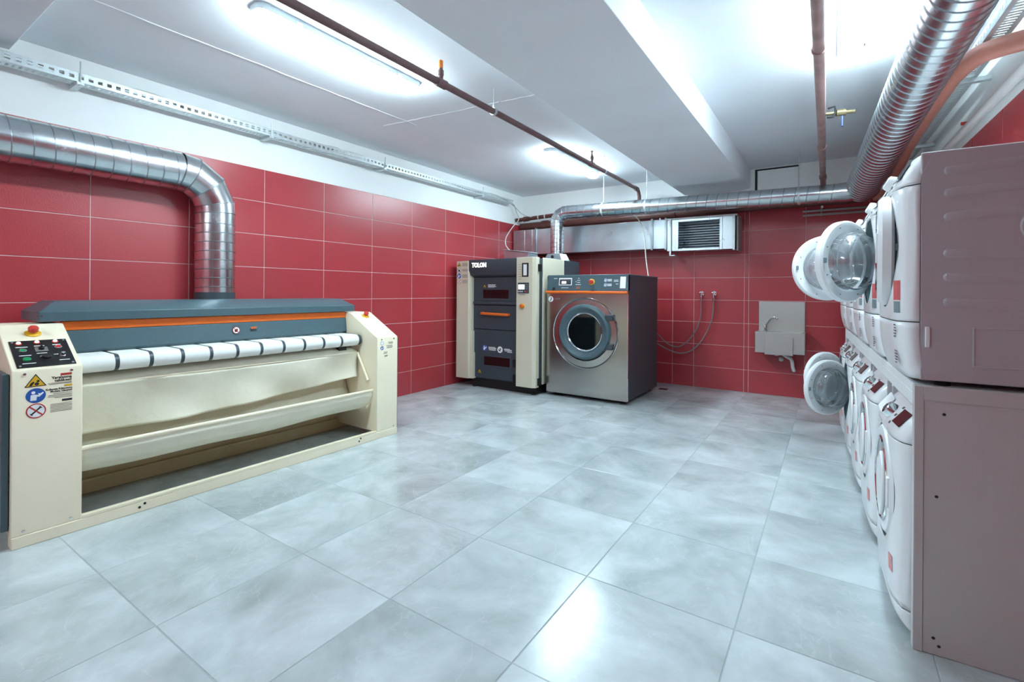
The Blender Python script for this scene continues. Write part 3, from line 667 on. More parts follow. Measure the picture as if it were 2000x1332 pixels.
# front posts with chamfered inner and outer edges
lp = MB().prism([(0.0, 0.0), (0.205, 0.0), (0.215, 0.012), (0.225, 0.099), (0.0, 0.099)], 0.115, 1.69, 'z').build('front_post', 'creamw', D, bevel=0.004)
MB().prism([(0.205, 1.5), (0.232, 1.46), (0.236, 0.76), (0.252, 0.745), (0.252, 0.47), (0.265, 0.455), (0.265, 0.115), (0.205, 0.115)], 0.03, 0.099, 'y').build('stepped_edge', 'creamw', lp, bevel=0.003)
rp = MB().prism([(0.974, 0.0), (1.205, 0.0), (1.25, 0.03), (1.25, 0.099), (0.974, 0.099)], 0.10, 1.712, 'z').build('front_post', 'creamw', D, bevel=0.004)
for zz in (1.58, 0.17): bx('hinge', 'black', rp, 1.2505, 1.262, 0.06, 0.13, zz - 0.045, zz + 0.045)
# header with the lit sign
MB().prism([(0.01, 1.705), (0.004, 1.69), (0.004, 1.56), (0.03, 1.50), (0.078, 1.475), (0.0999, 1.475), (0.0999, 1.705)], 0.207, 0.972, 'x').build('header_panel', 'dark', D, bevel=0.003)
text('lit_sign', 'TOLON', 0.085, 'sign', D, face_mat((0.262, 0.002, 1.628), (1, 0, 0), (0, 0, 1)), 'LEFT', 0.004, sx=0.80, bold=0.001)['label'] = 'glowing white letters'
# door in three leaves with two windows
dy = 0.08
def leaf(z0, z1): return bx('door_leaf', 'dark', D, 0.235, 0.97, dy, 0.0999, z0, z1, bevel=0.004)
l1 = leaf(1.112, 1.47); l2 = leaf(0.785, 1.10); l3 = leaf(0.135, 0.775)
bx('leaf_rail', 'dark', l1, 0.24, 0.965, dy - 0.022, dy, 1.112, 1.15, bevel=0.008)
def window(leafo, x0, x1, z0, z1):
    f = MB()
    for d in ((x0 - 0.03, x0, z0 - 0.03, z1 + 0.03), (x1, x1 + 0.03, z0 - 0.03, z1 + 0.03), (x0, x1, z1, z1 + 0.03), (x0, x1, z0 - 0.03, z0)): f.box(d[0], d[1], dy - 0.006, dy, d[2], d[3])
    f.build('window_frame', 'dark', leafo, bevel=0.001)
    bx('window_glass', 'dkglass', leafo, x0, x1, dy - 0.003, dy - 0.0005, z0, z1, bevel=0)
window(l1, 0.397, 0.809, 1.192, 1.306); window(l3, 0.422, 0.833, 0.31, 0.425)
MB().tube([(0.405, dy, 0.995), (0.405, dy - 0.045, 0.993), (0.43, dy - 0.055, 0.992), (0.79, dy - 0.055, 0.985), (0.815, dy - 0.045, 0.984), (0.815, dy, 0.984)], 0.018, 14).build('door_handle', 'orange', l2)
FD = dy - 0.0005
def ondoor(x, z, y=FD): return face_mat((x, y, z), (1, 0, 0), (0, 0, 1))
sticker_tri(l1, ondoor(0.42, 1.35), 0.03); print_lines(l1, ondoor(0, 0), [(0.475, 0.6, 1.372), (0.475, 0.59, 1.36), (0.475, 0.61, 1.348), (0.475, 0.58, 1.338)], 'white', hgt=0.006)
sticker_round(l3, ondoor(0.43, 0.535), 0.042, 'blue', 'blue', 'reader', 'round blue read-the-manual sticker')
print_lines(l3, ondoor(0, 0), [(0.49, 0.60, 0.55), (0.49, 0.615, 0.538), (0.49, 0.61, 0.526), (0.5, 0.61, 0.512)], 'white', hgt=0.007)
sticker_round(l3, ondoor(0.675, 0.527), 0.042, 'white', 'white', 'hand', 'round white no-touching sticker')
print_lines(l3, ondoor(0, 0), [(0.74, 0.83, 0.542), (0.74, 0.86, 0.53), (0.75, 0.86, 0.517), (0.79, 0.865, 0.503)], 'white', hgt=0.007)
sticker_tri(l3, ondoor(0.345, 0.215), 0.035)
for zz in (0.37, 0.175): bx('latch', 'black', l3, 0.89, 0.965, dy - 0.025, dy, zz - 0.05, zz + 0.05)
# posts: stickers, sight slot, display, emergency stop
FP = -0.0005
sticker_tri(lp, ondoor(0.045, 1.642, FP), 0.036)
for k, (z, c, f, p, t) in enumerate(((1.565, 'ink', 'white', 'hand', 'round no-touching sticker'), (1.49, 'blue', 'blue', 'reader', 'round blue read-the-manual sticker'), (1.415, 'redink', 'white', 'wrench', 'round no-wrench sticker'))):
    sticker_round(lp, ondoor(0.045, z, FP), 0.033, c, f, p, t)
print_lines(lp, ondoor(0, 0, FP), [(0.1, 0.19, z) for z in (1.66, 1.648, 1.636, 1.624, 1.58, 1.568, 1.556, 1.505, 1.494, 1.483, 1.472, 1.43, 1.418, 1.406, 1.394)], hgt=0.005)
bx('sight_slot', 'ink', rp, 1.058, 1.153, -0.006, 0.0, 1.469, 1.64); bx('slot_gauge', 'white', rp, 1.08, 1.13, -0.0075, -0.006, 1.485, 1.622, bevel=0)
print_lines(rp, ondoor(0, 0, FP), [(1.0, 1.045, 1.62 - 0.03 * k) for k in range(7)], hgt=0.004)
dp = bx('display_unit', 'dark', rp, 1.0, 1.16, -0.008, 0.0, 1.263, 1.396); bx('screen', 'screen', dp, 1.008, 1.099, -0.0095, -0.008, 1.312, 1.372, bevel=0)
for (x, z, m) in ((1.12, 1.37, 'greyink'), (1.14, 1.37, 'greyink'), (1.12, 1.345, 'greyink'), (1.14, 1.345, 'greyink'), (1.12, 1.32, 'greyink'), (1.14, 1.32, 'greyink'), (1.015, 1.285, 'white'), (1.04, 1.285, 'white'), (1.065, 1.285, 'white'), (1.11, 1.287, 'orange'), (1.135, 1.287, 'redpl')):
    bx('key', m, dp, x - 0.008, x + 0.008, -0.0095, -0.008, z - 0.007, z + 0.007, bevel=0)
print_lines(rp, ondoor(0, 0, FP), [(1.01, 1.1, 1.247)], 'ink', hgt=0.005)
es = MB().lathe([(0.032, 0), (0.032, -0.004), (0.014, -0.008), (0.014, -0.02)], (1.069, 0, 1.105), 'y', 22).build('emergency_stop', 'yellow', rp)
MB().lathe([(0.014, -0.016), (0.026, -0.018), (0.026, -0.036), (0.018, -0.044), (0, -0.044)], (1.069, 0, 1.105), 'y', 22).build('mushroom_button', 'orange', es)
# folded sheet-metal box lying on the dryer
jb = empty('sheet_metal_box', (-3.55, 5.55, 1.7005)); tag(jb, 'small galvanised sheet metal box lying on top of the industrial dryer', 'box')
MB().prism([(-0.2, 0), (0.2, 0), (0.2, 0.1), (-0.2, 0.15)], -0.12, 0.12, 'y').build('box_body', 'galv_flat', jb, bevel=0.003)
MB().prism([(-0.215, 0.154), (-0.215, 0.162), (0.21, 0.112), (0.21, 0.103)], -0.13, 0.13, 'y').build('lid', 'tray', jb, bevel=0.002)

# ------------------------------------------------------------------ industrial washer
def plate_hole(mb, x0, x1, z0, z1, cx, cz, r, y, n=72, rings=1, bulge=None):
    def rect(a):
        dx, dz = math.cos(a), math.sin(a)
        tx = ((x1 - cx) / dx) if dx > 1e-9 else ((x0 - cx) / dx) if dx < -1e-9 else 1e9
        tz = ((z1 - cz) / dz) if dz > 1e-9 else ((z0 - cz) / dz) if dz < -1e-9 else 1e9
        t = min(tx, tz); return cx + dx * t, cz + dz * t
    ang = sorted([2 * math.pi * k / n for k in range(n)] + [math.atan2(zz - cz, xx - cx) % (2 * math.pi) for xx in (x0, x1) for zz in (z0, z1)])
    vs = []; N = len(ang)
    for j in range(rings + 1):
        t = j / rings
        for a in ang:
            ex, ez = rect(a); px_, pz_ = cx + r * math.cos(a), cz + r * math.sin(a)
            X, Z = px_ + (ex - px_) * t, pz_ + (ez - pz_) * t
            vs.append((X, y if bulge is None else bulge(X, Z), Z))
    fs = [(j * N + i, j * N + (i + 1) % N, (j + 1) * N + (i + 1) % N, (j + 1) * N + i) for j in range(rings) for i in range(N)]
    return mb.add(vs, fs)
WSH = empty('industrial_washer', (-2.965, 5.25, 0)); tag(WSH, 'stainless steel industrial washer with round door and orange stripe', 'washing machine')
for xx in (0.09, 0.96):
    for yy in (0.1, 1.0): MB().lathe([(0.04, 0), (0.04, 0.014), (0.014, 0.02), (0.014, 0.05)], (xx, yy, 0), 'z', 16).build('foot', 'rubber', WSH)
bx('base_frame', 'black', WSH, 0.04, 1.01, 0.04, 1.06, 0.035, 0.055)
cab = MB()
cab.box(0.0, 0.012, 0.012, 1.1, 0.05, 1.478); cab.box(1.038, 1.05, 0.012, 1.1, 0.05, 1.478); cab.box(0.012, 1.038, 1.085, 1.1, 0.05, 1.478); cab.box(0.012, 1.038, 0.03, 1.085, 0.05, 0.06)
cab.build('cabinet', 'washside', WSH, bevel=0.003)
bx('top_panel', 'teal', WSH, -0.004, 1.054, 0.03, 1.105, 1.478, 1.492, bevel=0.004)
mb = MB(); plate_hole(mb, 0.004, 1.046, 0.045, 1.262, 0.52, 0.795, 0.33, 0.0); mb.build('front_panel', 'steel', WSH, solid=0.004, smooth=False)
bx('front_edge', 'chrome', WSH, 1.044, 1.052, 0.0, 0.03, 0.045, 1.262)
MB().prism([(0.0, 1.300), (0.022, 1.478), (0.022, 1.49), (0.06, 1.49), (0.06, 1.300)], 0.0, 1.05, 'x').build('console', 'teal', WSH, bevel=0.003)
MB().prism([(0.0, 1.262), (-0.014, 1.268), (-0.018, 1.28), (-0.014, 1.294), (0.0, 1.299), (0.03, 1.299), (0.03, 1.262)], -0.01, 1.045, 'x').build('stripe', 'orange', WSH, bevel=0.002)
csl = Vector((0, 0.022, 0.178)).normalized(); FC = face_mat((0, 0.0, 1.300), (1, 0, 0), csl)
def oncon(x, t, h=0.0004): mm = FC.copy(); mm.translation = FC @ Vector((x, t, h)); return mm
def cbox(name, m, x0, x1, t0, t1, h0, h1, par=WSH):
    mb = MB(); mb.M = FC; return mb.box(x0, x1, t0, t1, h0, h1).build(name, m, par, smooth=False)
du = cbox('display_unit', 'white', 0.165, 0.34, 0.065, 0.155, 0, 0.003); cbox('display_face', 'greyglass', 0.175, 0.33, 0.075, 0.14, 0.003, 0.005, du); cbox('screen', 'screen', 0.205, 0.265, 0.085, 0.115, 0.005, 0.006, du)
mb = MB(); mb.M = oncon(0.305, 0.107, 0.005); mb.lathe([(0.02, 0), (0.018, 0.006), (0, 0.006)], n=18).build('dial_knob', 'dark', du)
print_lines(WSH, oncon(0, 0), [(0.09, 0.14, 0.15), (0.42, 0.44, 0.15), (0.39, 0.40, 0.11), (0.41, 0.45, 0.125), (0.41, 0.45, 0.1), (0.39, 0.46, 0.075), (0.2, 0.3, 0.035)], 'white', 'panel_print', 0.006)
print_lines(WSH, oncon(0, 0), [(0.4, 0.455, 0.045), (0.4, 0.455, 0.03)], 'orange', 'panel_print', 0.006)
mb = MB(); mb.M = oncon(0.6, 0.105, 0); es = mb.lathe([(0.038, 0), (0.038, 0.005), (0.018, 0.009), (0.018, 0.02)], n=24).build('emergency_stop', 'yellow', WSH)
mb = MB(); mb.M = oncon(0.6, 0.105, 0); mb.lathe([(0.018, 0.016), (0.027, 0.018), (0.027, 0.034), (0.02, 0.042), (0, 0.042)], n=24).build('mushroom_button', 'redpl', es)
for (x, t) in ((0.775, 0.125), (0.775, 0.07)): sticker_round(WSH, oncon(x, t), 0.02, 'white', 'blue', 'reader', 'small round blue sticker')
print_lines(WSH, oncon(0, 0), [(0.80, 0.85, 0.135), (0.80, 0.85, 0.125), (0.80, 0.85, 0.115), (0.80, 0.85, 0.08), (0.80, 0.85, 0.07), (0.80, 0.85, 0.06), (0.875, 0.93, 0.125), (0.875, 0.93, 0.11), (0.9, 0.93, 0.08)], 'white', 'panel_print', 0.006)
cbox('instruction_sheet', 'paper', 0.952, 1.018, 0.03, 0.165, 0.0, 0.002)
bx('console_latch', 'black', WSH, 0.085, 0.115, -0.008, 0.02, 1.315, 1.335)
# emblem under the stripe
mb = MB(); mb.M = ondoor(0.06, 1.195, -0.003); mb.lathe([(0.034, 0), (0.034, 0.001)], n=24).build('emblem', 'white', WSH)
mb = MB(); mb.M = ondoor(0.06, 1.195, -0.0042); mb.prism([(-0.018, -0.02), (0.0, -0.022), (0.014, 0.004), (0.008, 0.022), (-0.006, 0.018), (0.002, 0.004), (-0.004, -0.008)], 0, 0.0006, 'z').build('emblem_mark', 'ink', WSH, smooth=False)
print_lines(WSH, ondoor(0, 0, -0.0025), [(0.108, 0.19, 1.205), (0.112, 0.18, 1.19)], 'greyink', hgt=0.008)
# door
cx, cz = 0.525, 0.795
dr = MB().lathe([(0.418, 0.0), (0.424, -0.008), (0.418, -0.016), (0.408, -0.008), (0.402, 0.004)], (0.52, 0, cz), 'y', 72, close=True).build('door_ring', 'chrome', WSH)
MB().lathe([(0.403, -0.006), (0.33, -0.012), (0.33, -0.002), (0.403, 0.0)], (0.52, 0, cz), 'y', 72, close=True).build('door_rim_plate', 'steel', dr)
do = MB().lathe([(0.328, 0.0), (0.33, -0.03), (0.318, -0.055), (0.295, -0.062), (0.27, -0.052), (0.25, -0.032), (0.235, -0.03), (0.222, -0.02), (0.212, 0.02), (0.212, 0.06), (0.3, 0.06), (0.328, 0.02)], (cx, 0, 0.812), 'y', 64, close=True).build('porthole_door', 'teal', WSH)
MB().lathe([(0.224, -0.022), (0.228, -0.03), (0.22, -0.034), (0.212, -0.026), (0.212, -0.018)], (cx, 0, 0.812), 'y', 56, close=True).build('glass_rim', 'chrome', do)
MB().lathe([(0.2125, 0.0), (0.18, 0.03), (0.1, 0.06), (0.0, 0.07)], (cx, 0, 0.812), 'y', 48).build('porthole_glass', 'porthole', do, solid=0.004, ang=60)
for zz in (0.99, 0.655): bx('hinge', 'dark', do, cx + 0.27, cx + 0.36, -0.05, -0.006, zz - 0.035, zz + 0.035, bevel=0.008)
MB().lathe([(0.3, 0.065), (0.36, 0.12), (0.36, 0.62), (0.0, 0.62)], (cx, 0, 0.795), 'y', 48).build('drum', 'drum', WSH)
for k in range(3):
    a = R(90 + 120 * k); mb = MB(); mb.M = Matrix.Translation((cx, 0, 0.795)) @ Matrix.Rotation(a, 4, 'Y'); mb.prism([(0.30, -0.05), (0.25, -0.01), (0.25, 0.01), (0.30, 0.05), (0.36, 0.05), (0.36, -0.05)], 0.14, 0.6, 'y').build('drum_paddle', 'drum', WSH, bevel=0.005)

# ------------------------------------------------------------------ rack of domestic machines on the right
RB = Vector((0.114, 5.74, 0)); RA = math.atan2(-0.9991, 0.0417)
RK = empty('machine_rack', RB, RA); tag(RK, 'long pale laminate rack carrying the row of upper machines', 'rack')
RL = 3.479
def rk_pos(x, y, z=0.0): return RB + Vector((math.cos(RA) * x - math.sin(RA) * y, math.sin(RA) * x + math.cos(RA) * y, z))
ep = bx('end_panel', 'rack', RK, RL - 0.03, RL, 0.0, 0.62, 0.0, 0.952, bevel=0.003)
bx('edge_band', 'rack', RK, RL - 0.034, RL + 0.003, -0.008, 0.02, 0.0, 0.955, bevel=0.002)
bx('top_band', 'rack', RK, RL + 0.0002, RL + 0.004, 0.02, 0.62, 0.905, 0.955, bevel=0.001)
for (y, z) in ((0.075, 0.86), (0.056, 0.565), (0.05, 0.06), (0.065, 0.035)):
    MB().lathe([(0.0055, 0), (0.004, 0.0015), (0, 0.0015)], (RL, y, z), 'x', 10).build('screw', 'ink', ep)
bx('end_panel', 'rack_lit', RK, 0.0, 0.03, 0.0, 0.62, 0.0, 0.95, bevel=0.003)
bx('shelf', 'rack_lit', RK, 0.0305, RL - 0.0345, 0.0, 0.62, 0.918, 0.952, bevel=0.003)
bx('front_rail', 'rack_lit', RK, 0.0305, RL - 0.0345, 0.0, 0.025, 0.868, 0.9175, bevel=0.003)
for s in (0.77, 2.19): bx('divider', 'rack_lit', RK, RL - s - 0.015, RL - s + 0.015, 0.026, 0.61, 0.0, 0.9175, bevel=0.003)

def bulge_fn(x0, x1, z0, z1, b, e=0.045):
    def f(X, Z):
        u = abs((X - (x0 + x1) / 2) / ((x1 - x0) / 2)); v = abs((Z - (z0 + z1) / 2) / ((z1 - z0) / 2))
        return -b * (1 - u ** 6) * (1 - 0.35 * v ** 3) + 0.02 * max(0, (u - 0.9) / 0.1) ** 2
    return f
def machine(upper, theta, label, closed=False, near=False):
    H = 0.85
    m = empty('tumble_dryer' if upper else 'washing_machine', (0, 0, 0))
    tag(m, label, 'dryer' if upper else 'washing machine', 'white dryers on the rack' if upper else 'white washers under the rack')
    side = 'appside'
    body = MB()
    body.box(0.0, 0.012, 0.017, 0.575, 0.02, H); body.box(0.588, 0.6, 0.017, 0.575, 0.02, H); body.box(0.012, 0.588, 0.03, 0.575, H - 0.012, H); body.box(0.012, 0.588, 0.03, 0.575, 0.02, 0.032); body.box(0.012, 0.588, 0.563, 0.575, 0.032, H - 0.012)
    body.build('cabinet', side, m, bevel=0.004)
    for xx in (0.06, 0.54):
        for yy in (0.09, 0.52): MB().lathe([(0.024, 0), (0.024, 0.012), (0.01, 0.014), (0.01, 0.03)], (xx, yy, 0), 'z', 12).build('foot', 'rubber', m)
    zk, zt = (0.232, 0.735) if upper else (0.10, 0.72)
    cz = 0.515 if upper else 0.50
    bf = bulge_fn(0.0, 0.6, 0.0, H, 0.05)
    mb = MB(); plate_hole(mb, 0.002, 0.598, zk, zt, 0.3, cz, 0.236, 0, 64, 10, bf); mb.build('front_panel', 'app', m, solid=0.006, ang=50)
    def kick(u, v): X = 0.002 + 0.596 * u; Z = 0.022 + (zk - 0.026) * v; return (X, bf(X, Z) + 0.02 * (1 - v) ** 3, Z)
    MB().grid(kick, 24, 8).build('kick_panel', 'app', m, solid=0.006, ang=60)
    def top(u, v):
        X = 0.002 + 0.596 * u; Z = zt + 0.004 + (H - zt - 0.006) * v
        return (X, bf(X, Z) + (0.045 if upper else 0.075) * v ** 1.6, Z)
    tp = MB().grid(top, 28, 10).build('control_panel', 'app', m, solid=0.006, ang=60)
    def tpt(x, v, h):
        p = Vector(top((x - 0.002) / 0.596, v)); q = Vector(top((x - 0.002) / 0.596, min(1, v + 0.05))); r = Vector(top((x + 0.02) / 0.596, v))
        mm = face_mat(p, r - p, q - p); mm.translation = p + mm.to_3x3() @ Vector((0, 0, h)); return mm
    mb = MB(); mb.M = tpt(0.475, 0.55, 0.003); mb.box(-0.05, 0.05, -0.032, 0.036, 0, 0.003).build('display', 'greyglass' if upper else 'display', tp, bevel=0.001)
    mb = MB(); mb.M = tpt(0.3, 0.5, 0.002); mb.lathe([(0.034, 0), (0.032, 0.012), (0.028, 0.026), (0.02, 0.03), (0, 0.03)], n=24).build('program_knob', 'chrome' if not upper else 'apppl', tp)
    mb = MB(); mb.M = tpt(0.3, 0.5, 0.032); mb.box(-0.012, 0.012, -0.012, 0.012, 0, 0.002).build('knob_face', 'greyglass', tp, smooth=False)
    mb = MB(); mb.M = tpt(0.115, 0.5, 0.003); mb.box(-0.085, 0.085, -0.04, 0.042, 0, 0.005).build('detergent_drawer', 'apppl', tp, bevel=0.004)
    for k in range(3):
        mb = MB(); mb.M = tpt(0.385, 0.25 + 0.25 * k, 0.003); mb.lathe([(0.007, 0), (0.006, 0.004), (0, 0.004)], n=12).build('button', 'greyink', tp)
    MB().box(0.01, 0.59, 0.03, 0.58, H + 0.0005, H + 0.003).build('lid', 'app', m, bevel=0.001)
    # porthole: seal and drum
    yb = bf(0.3, cz) + 0.004
    MB().lathe([(0.244, yb + 0.004), (0.236, yb + 0.006), (0.232, 0.012), (0.19, 0.016), (0.172, 0.03), (0.166, 0.06), (0.19, 0.078), (0.2, 0.06), (0.244, 0.03)], (0.3, 0, cz), 'y', 40, close=True).build('door_seal', 'gasket', m)
    MB().lathe([(0.19, 0.08), (0.235, 0.11), (0.235, 0.48), (0.0, 0.48)], (0.3, 0, cz), 'y', 40).build('drum', 'drum', m)
    # door, hinged on its left edge
    hx, hy, c0 = 0.068, (-0.004 if theta < 20 else 0.004), 0.232
    d = MB().lathe([(0.231, -0.006), (0.229, -0.034), (0.215, -0.048), (0.18, -0.051), (0.163, -0.042), (0.16, -0.008), (0.175, 0.002), (0.222, 0.004)], (c0, 0, 0), 'y', 56, close=True)
    d.box(-0.004, 0.03, -0.016, 0.008, -0.05, 0.05)
    d = d.build('porthole_door', 'apppl', m, ang=40)
    d.location = (hx, hy, cz); d.rotation_euler = (0, 0, -R(theta))
    bd = 0.12 if upper else 0.085
    MB().lathe([(0.166, -0.012), (0.158, bd * .2), (0.15, bd * .58), (0.13, bd * .87), (0.09, bd * .98), (0.0, bd)], (c0, 0, 0), 'y', 40).build('glass_bowl', 'glass', d, ang=60)
    MB().lathe([(0.156, bd * .28), (0.161, bd * .28 + .004), (0.156, bd * .28 + .008), (0.151, bd * .28 + .004)], (c0, 0, 0), 'y', 40, close=True).build('bowl_rim', 'glass', d, ang=60)
    MB().lathe([(0.164, -0.036), (0.1, -0.05), (0.0, -0.054)], (c0, 0, 0), 'y', 40).build('door_cover', 'glass', d, ang=60)
    MB().lathe([(0.176, -0.0515), (0.17, -0.056), (0.163, -0.051), (0.168, -0.045)], (c0, 0, 0), 'y', 44, close=True).build('door_trim_ring', 'chrome', d)
    if not upper:
        # white half cover over the right part of the porthole
        q = [(c0 + 0.158 * math.cos(R(a)), 0.158 * math.sin(R(a))) for a in range(-62, 63, 6)] + [(c0 + 0.03 - 0.05 * math.cos(R(a)), 0.1 * math.sin(R(a)) ) for a in range(60, -61, -20)]
        MB().prism(q, -0.066, -0.052, 'y').build('door_fascia', 'apppl', d, bevel=0.005)
    bx('door_handle', 'apppl', d, c0 + 0.175, c0 + 0.205, -0.056, -0.044, -0.06, 0.06, bevel=0.004)
    bx('door_latch', 'gasket', d, c0 + 0.205, c0 + 0.219, 0.004, 0.016, -0.014, 0.014, bevel=0.002)
    for k in range(8):
        a = R(22 + 45 * k); MB().lathe([(0.004, 0.003), (0.003, 0.0055), (0, 0.0055)], (c0 + 0.2 * math.cos(a), 0, 0.2 * math.sin(a)), 'y', 8).build('screw', 'greyink', d)
    # red rating sticker and grey one below it
    def stick(x0, x1, z0, z1, mm, nm):
        xm, zm = (x0 + x1) / 2, (z0 + z1) / 2
        mb = MB(); mb.grid(lambda u, v: (x0 + (x1 - x0) * u, bf(x0 + (x1 - x0) * u, z0 + (z1 - z0) * v) - 0.0042, z0 + (z1 - z0) * v), 6, 3); return mb.build(nm, mm, m, smooth=True)
    if upper:
        st = stick(0.505, 0.555, 0.31, 0.385, 'pinkst', 'rating_sticker'); stick(0.507, 0.553, 0.262, 0.305, 'gasket', 'info_sticker')
        for k in range(2):
            for q in range(5):
                zz = 0.07 + 0.1 * k + 0.011 * q
                MB().box(0.49, 0.52 + 0.008 * (2 - abs(q - 2)), bf(0.51, zz) - 0.0048, bf(0.51, zz) - 0.003, zz - 0.0022, zz + 0.0022).build('vent_slot', 'greyglass', m, smooth=False)
    else:
        stick(0.48, 0.525, 0.20, 0.262, 'pinkst2', 'rating_sticker')
    if near:
        # pressed ribs and recesses of the visible side sheet
        for zz in (0.775, 0.695, 0.61, 0.48, 0.395, 0.305):
            pts = [(0.6, 0.08 + 0.46 * k / 8, zz + (0.012 if zz > 0.55 else -0.008) * math.sin(math.pi * k / 8)) for k in range(9)]
            mb = MB(); mb.M = Matrix.Translation((0.6, 0, 0)) @ Matrix.Diagonal((0.28, 1, 1, 1)) @ Matrix.Translation((-0.6, 0, 0))
            mb.tube([pts[0], (0.6, 0.083, pts[0][2]), (0.6, 0.09, pts[0][2])] + pts[1:-1] + [(0.6, 0.53, pts[-1][2]), (0.6, 0.537, pts[-1][2]), pts[-1]], [0.003, 0.011, 0.0155] + [0.0165] * 7 + [0.0155, 0.011, 0.003], 14).build('pressed_rib', side, m, ang=60)
        mb = MB(); mb.lathe([(0.045, 0.5995), (0.05, 0.6035), (0.06, 0.6035), (0.065, 0.5995)], (0, 0.34, 0.565), 'x', 32, close=True).build('pressed_ring', side, m)
        q = MB()
        for dd in ((0.16, 0.165, 0.08, 0.215), (0.5, 0.505, 0.08, 0.215), (0.16, 0.505, 0.212, 0.217), (0.16, 0.505, 0.078, 0.083)): q.box(0.5995, 0.6025, dd[0], dd[1], dd[2], dd[3])
        q.build('pressed_frame', side, m, bevel=0.001)
        bx('service_clip', 'apppl', m, 0.6, 0.606, 0.03, 0.045, 0.14, 0.215, bevel=0.004)
    return m
UP = [('white dryer at the near end of the rack with its door just ajar', 6, True), ('white dryer next to the near end of the rack with its glass door half open', 36, False),
      ('middle dryer of the upper row with its glass door swung wide open', 63, False), ('second dryer from the far end of the rack with its door shut', 0, False), ('dryer at the far end of the rack beside the back wall', 0, False)]
pitch = 0.688
for k, (lab, th, nr) in enumerate(UP):
    m = machine(True, th, lab, near=nr); x = RL - 0.028 - pitch * k - 0.6
    m.location = rk_pos(x, -0.005, 0.953); m.rotation_euler = (0, 0, RA)
LO = [('white washer under the near end of the rack, nearest the camera', 0, 0.05), ('white washer just beyond the first rack divider with its door shut', 0, 0.80), ('middle washer under the rack with its door shut', 0, 1.5),
      ('white washer just beyond the second rack divider with its door open', 44, 2.208), ('white washer at the far end under the rack with its door open', 44, 2.842)]
for k, (lab, th, s) in enumerate(LO):
    m = machine(False, th, lab); m.location = rk_pos(RL - s - 0.6, -0.008, 0.0); m.rotation_euler = (0, 0, RA)

# ------------------------------------------------------------------ wall sink
SK = empty('wall_sink', (-0.52, 6.866, 0.55)); tag(SK, 'small stainless hand basin with splashback hung on the red back wall', 'sink')
def S3(x0, x1, y0, y1, z0, z1): return (x0 + 0.52, x1 + 0.52, y0 - 6.866, y1 - 6.866, z0 - 0.55, z1 - 0.55)
bx('splashback', 'satin', SK, *S3(-0.772, -0.27, 6.852, 6.866, 0.80, 1.183), bevel=0.002)
bs = MB()
bs.box(*S3(-0.78, -0.255, 6.56, 6.572, 0.565, 0.815)); bs.box(*S3(-0.78, -0.768, 6.572, 6.864, 0.565, 0.815)); bs.box(*S3(-0.267, -0.255, 6.572, 6.864, 0.565, 0.815))
bs.build('apron', 'satin', SK, bevel=0.003)
mb = MB(); mb.M = Matrix.Translation((0, 0, 0.259)) @ Matrix.Rotation(R(90), 4, 'X') 
plate_hole(mb, -0.257, 0.262, -0.012, 0.306 - 0.01, 0.02, 0.15, 0.115, 0.0, 48); rim = mb.build('basin_rim', 'satin', SK, solid=0.004, ang=30)
rim.rotation_euler = (0, 0, 0)
zs = [v.co for v in rim.data.vertices]; my = min(c.y for c in zs); Mz = max(c.z for c in zs)
for v in rim.data.vertices: v.co = (v.co.x, -v.co.z if False else v.co.y, v.co.z)
bowl = MB().lathe([(0.116, 0.0), (0.112, -0.05), (0.09, -0.12), (0.03, -0.14), (0.0, -0.14)], (0.02, -0.15, 0.258), 'z', 40).build('bowl', 'satin', SK, solid=0.003, ang=60)
kp = bx('knee_panel', 'satin', SK, *S3(-0.675, -0.375, 6.54, 6.558, 0.548, 0.762), bevel=0.003)
fau = MB().lathe([(0.022, 0), (0.022, 0.012), (0.014, 0.02), (0.013, 0.06), (0.009, 0.07)], (-0.175, -0.055, 0.262), 'z', 18).build('faucet', 'chrome', SK)
gp = [(-0.175, -0.055, 0.32)] + [(-0.175 + 0.13 * t, -0.055 - 0.045 * t, 0.32 + 0.12 * math.sin(min(1, t * 1.05) * math.pi / 2 * 1.15)) for t in [0.08, 0.2, 0.35, 0.5, 0.65, 0.8, 0.92, 1.0]] + [(-0.04, -0.1, 0.415)]
MB().tube(gp, 0.0085, 12).build('spout', 'chrome', fau)
MB().cyl((0.02, -0.15, 0.125), (0.02, -0.15, 0.04), 0.018, 16).build('drain', 'pvc', SK)
MB().lathe([(0.03, 0), (0.034, -0.01), (0.034, -0.035), (0.026, -0.045)], (-0.035, -0.22, 0.025), 'z', 18).build('solenoid_valve', 'chrome', SK)
MB().tube([(0.02, -0.15, 0.05), (0.02, -0.15, -0.005), (0.06, -0.14, -0.03), (0.11, -0.13, -0.055), (0.125, -0.12, -0.09), (0.13, -0.11, -0.16), (0.14, -0.09, -0.2), (0.14, -0.004, -0.215)], [0.018, 0.018, 0.02, 0.022, 0.022, 0.021, 0.022, 0.022], 16).build('drain_pipe', 'pvc', SK)
MB().lathe([(0.028, -0.003), (0.028, -0.012), (0.012, -0.016), (0.012, -0.03)], (0.0, 0, -0.085), 'y', 18).build('wall_outlet', 'pvc', SK)
MB().cyl((0.13, -0.125, -0.005), (0.13, -0.125, 0.03), 0.03, 18).build('drain_nut', 'chrome', SK)

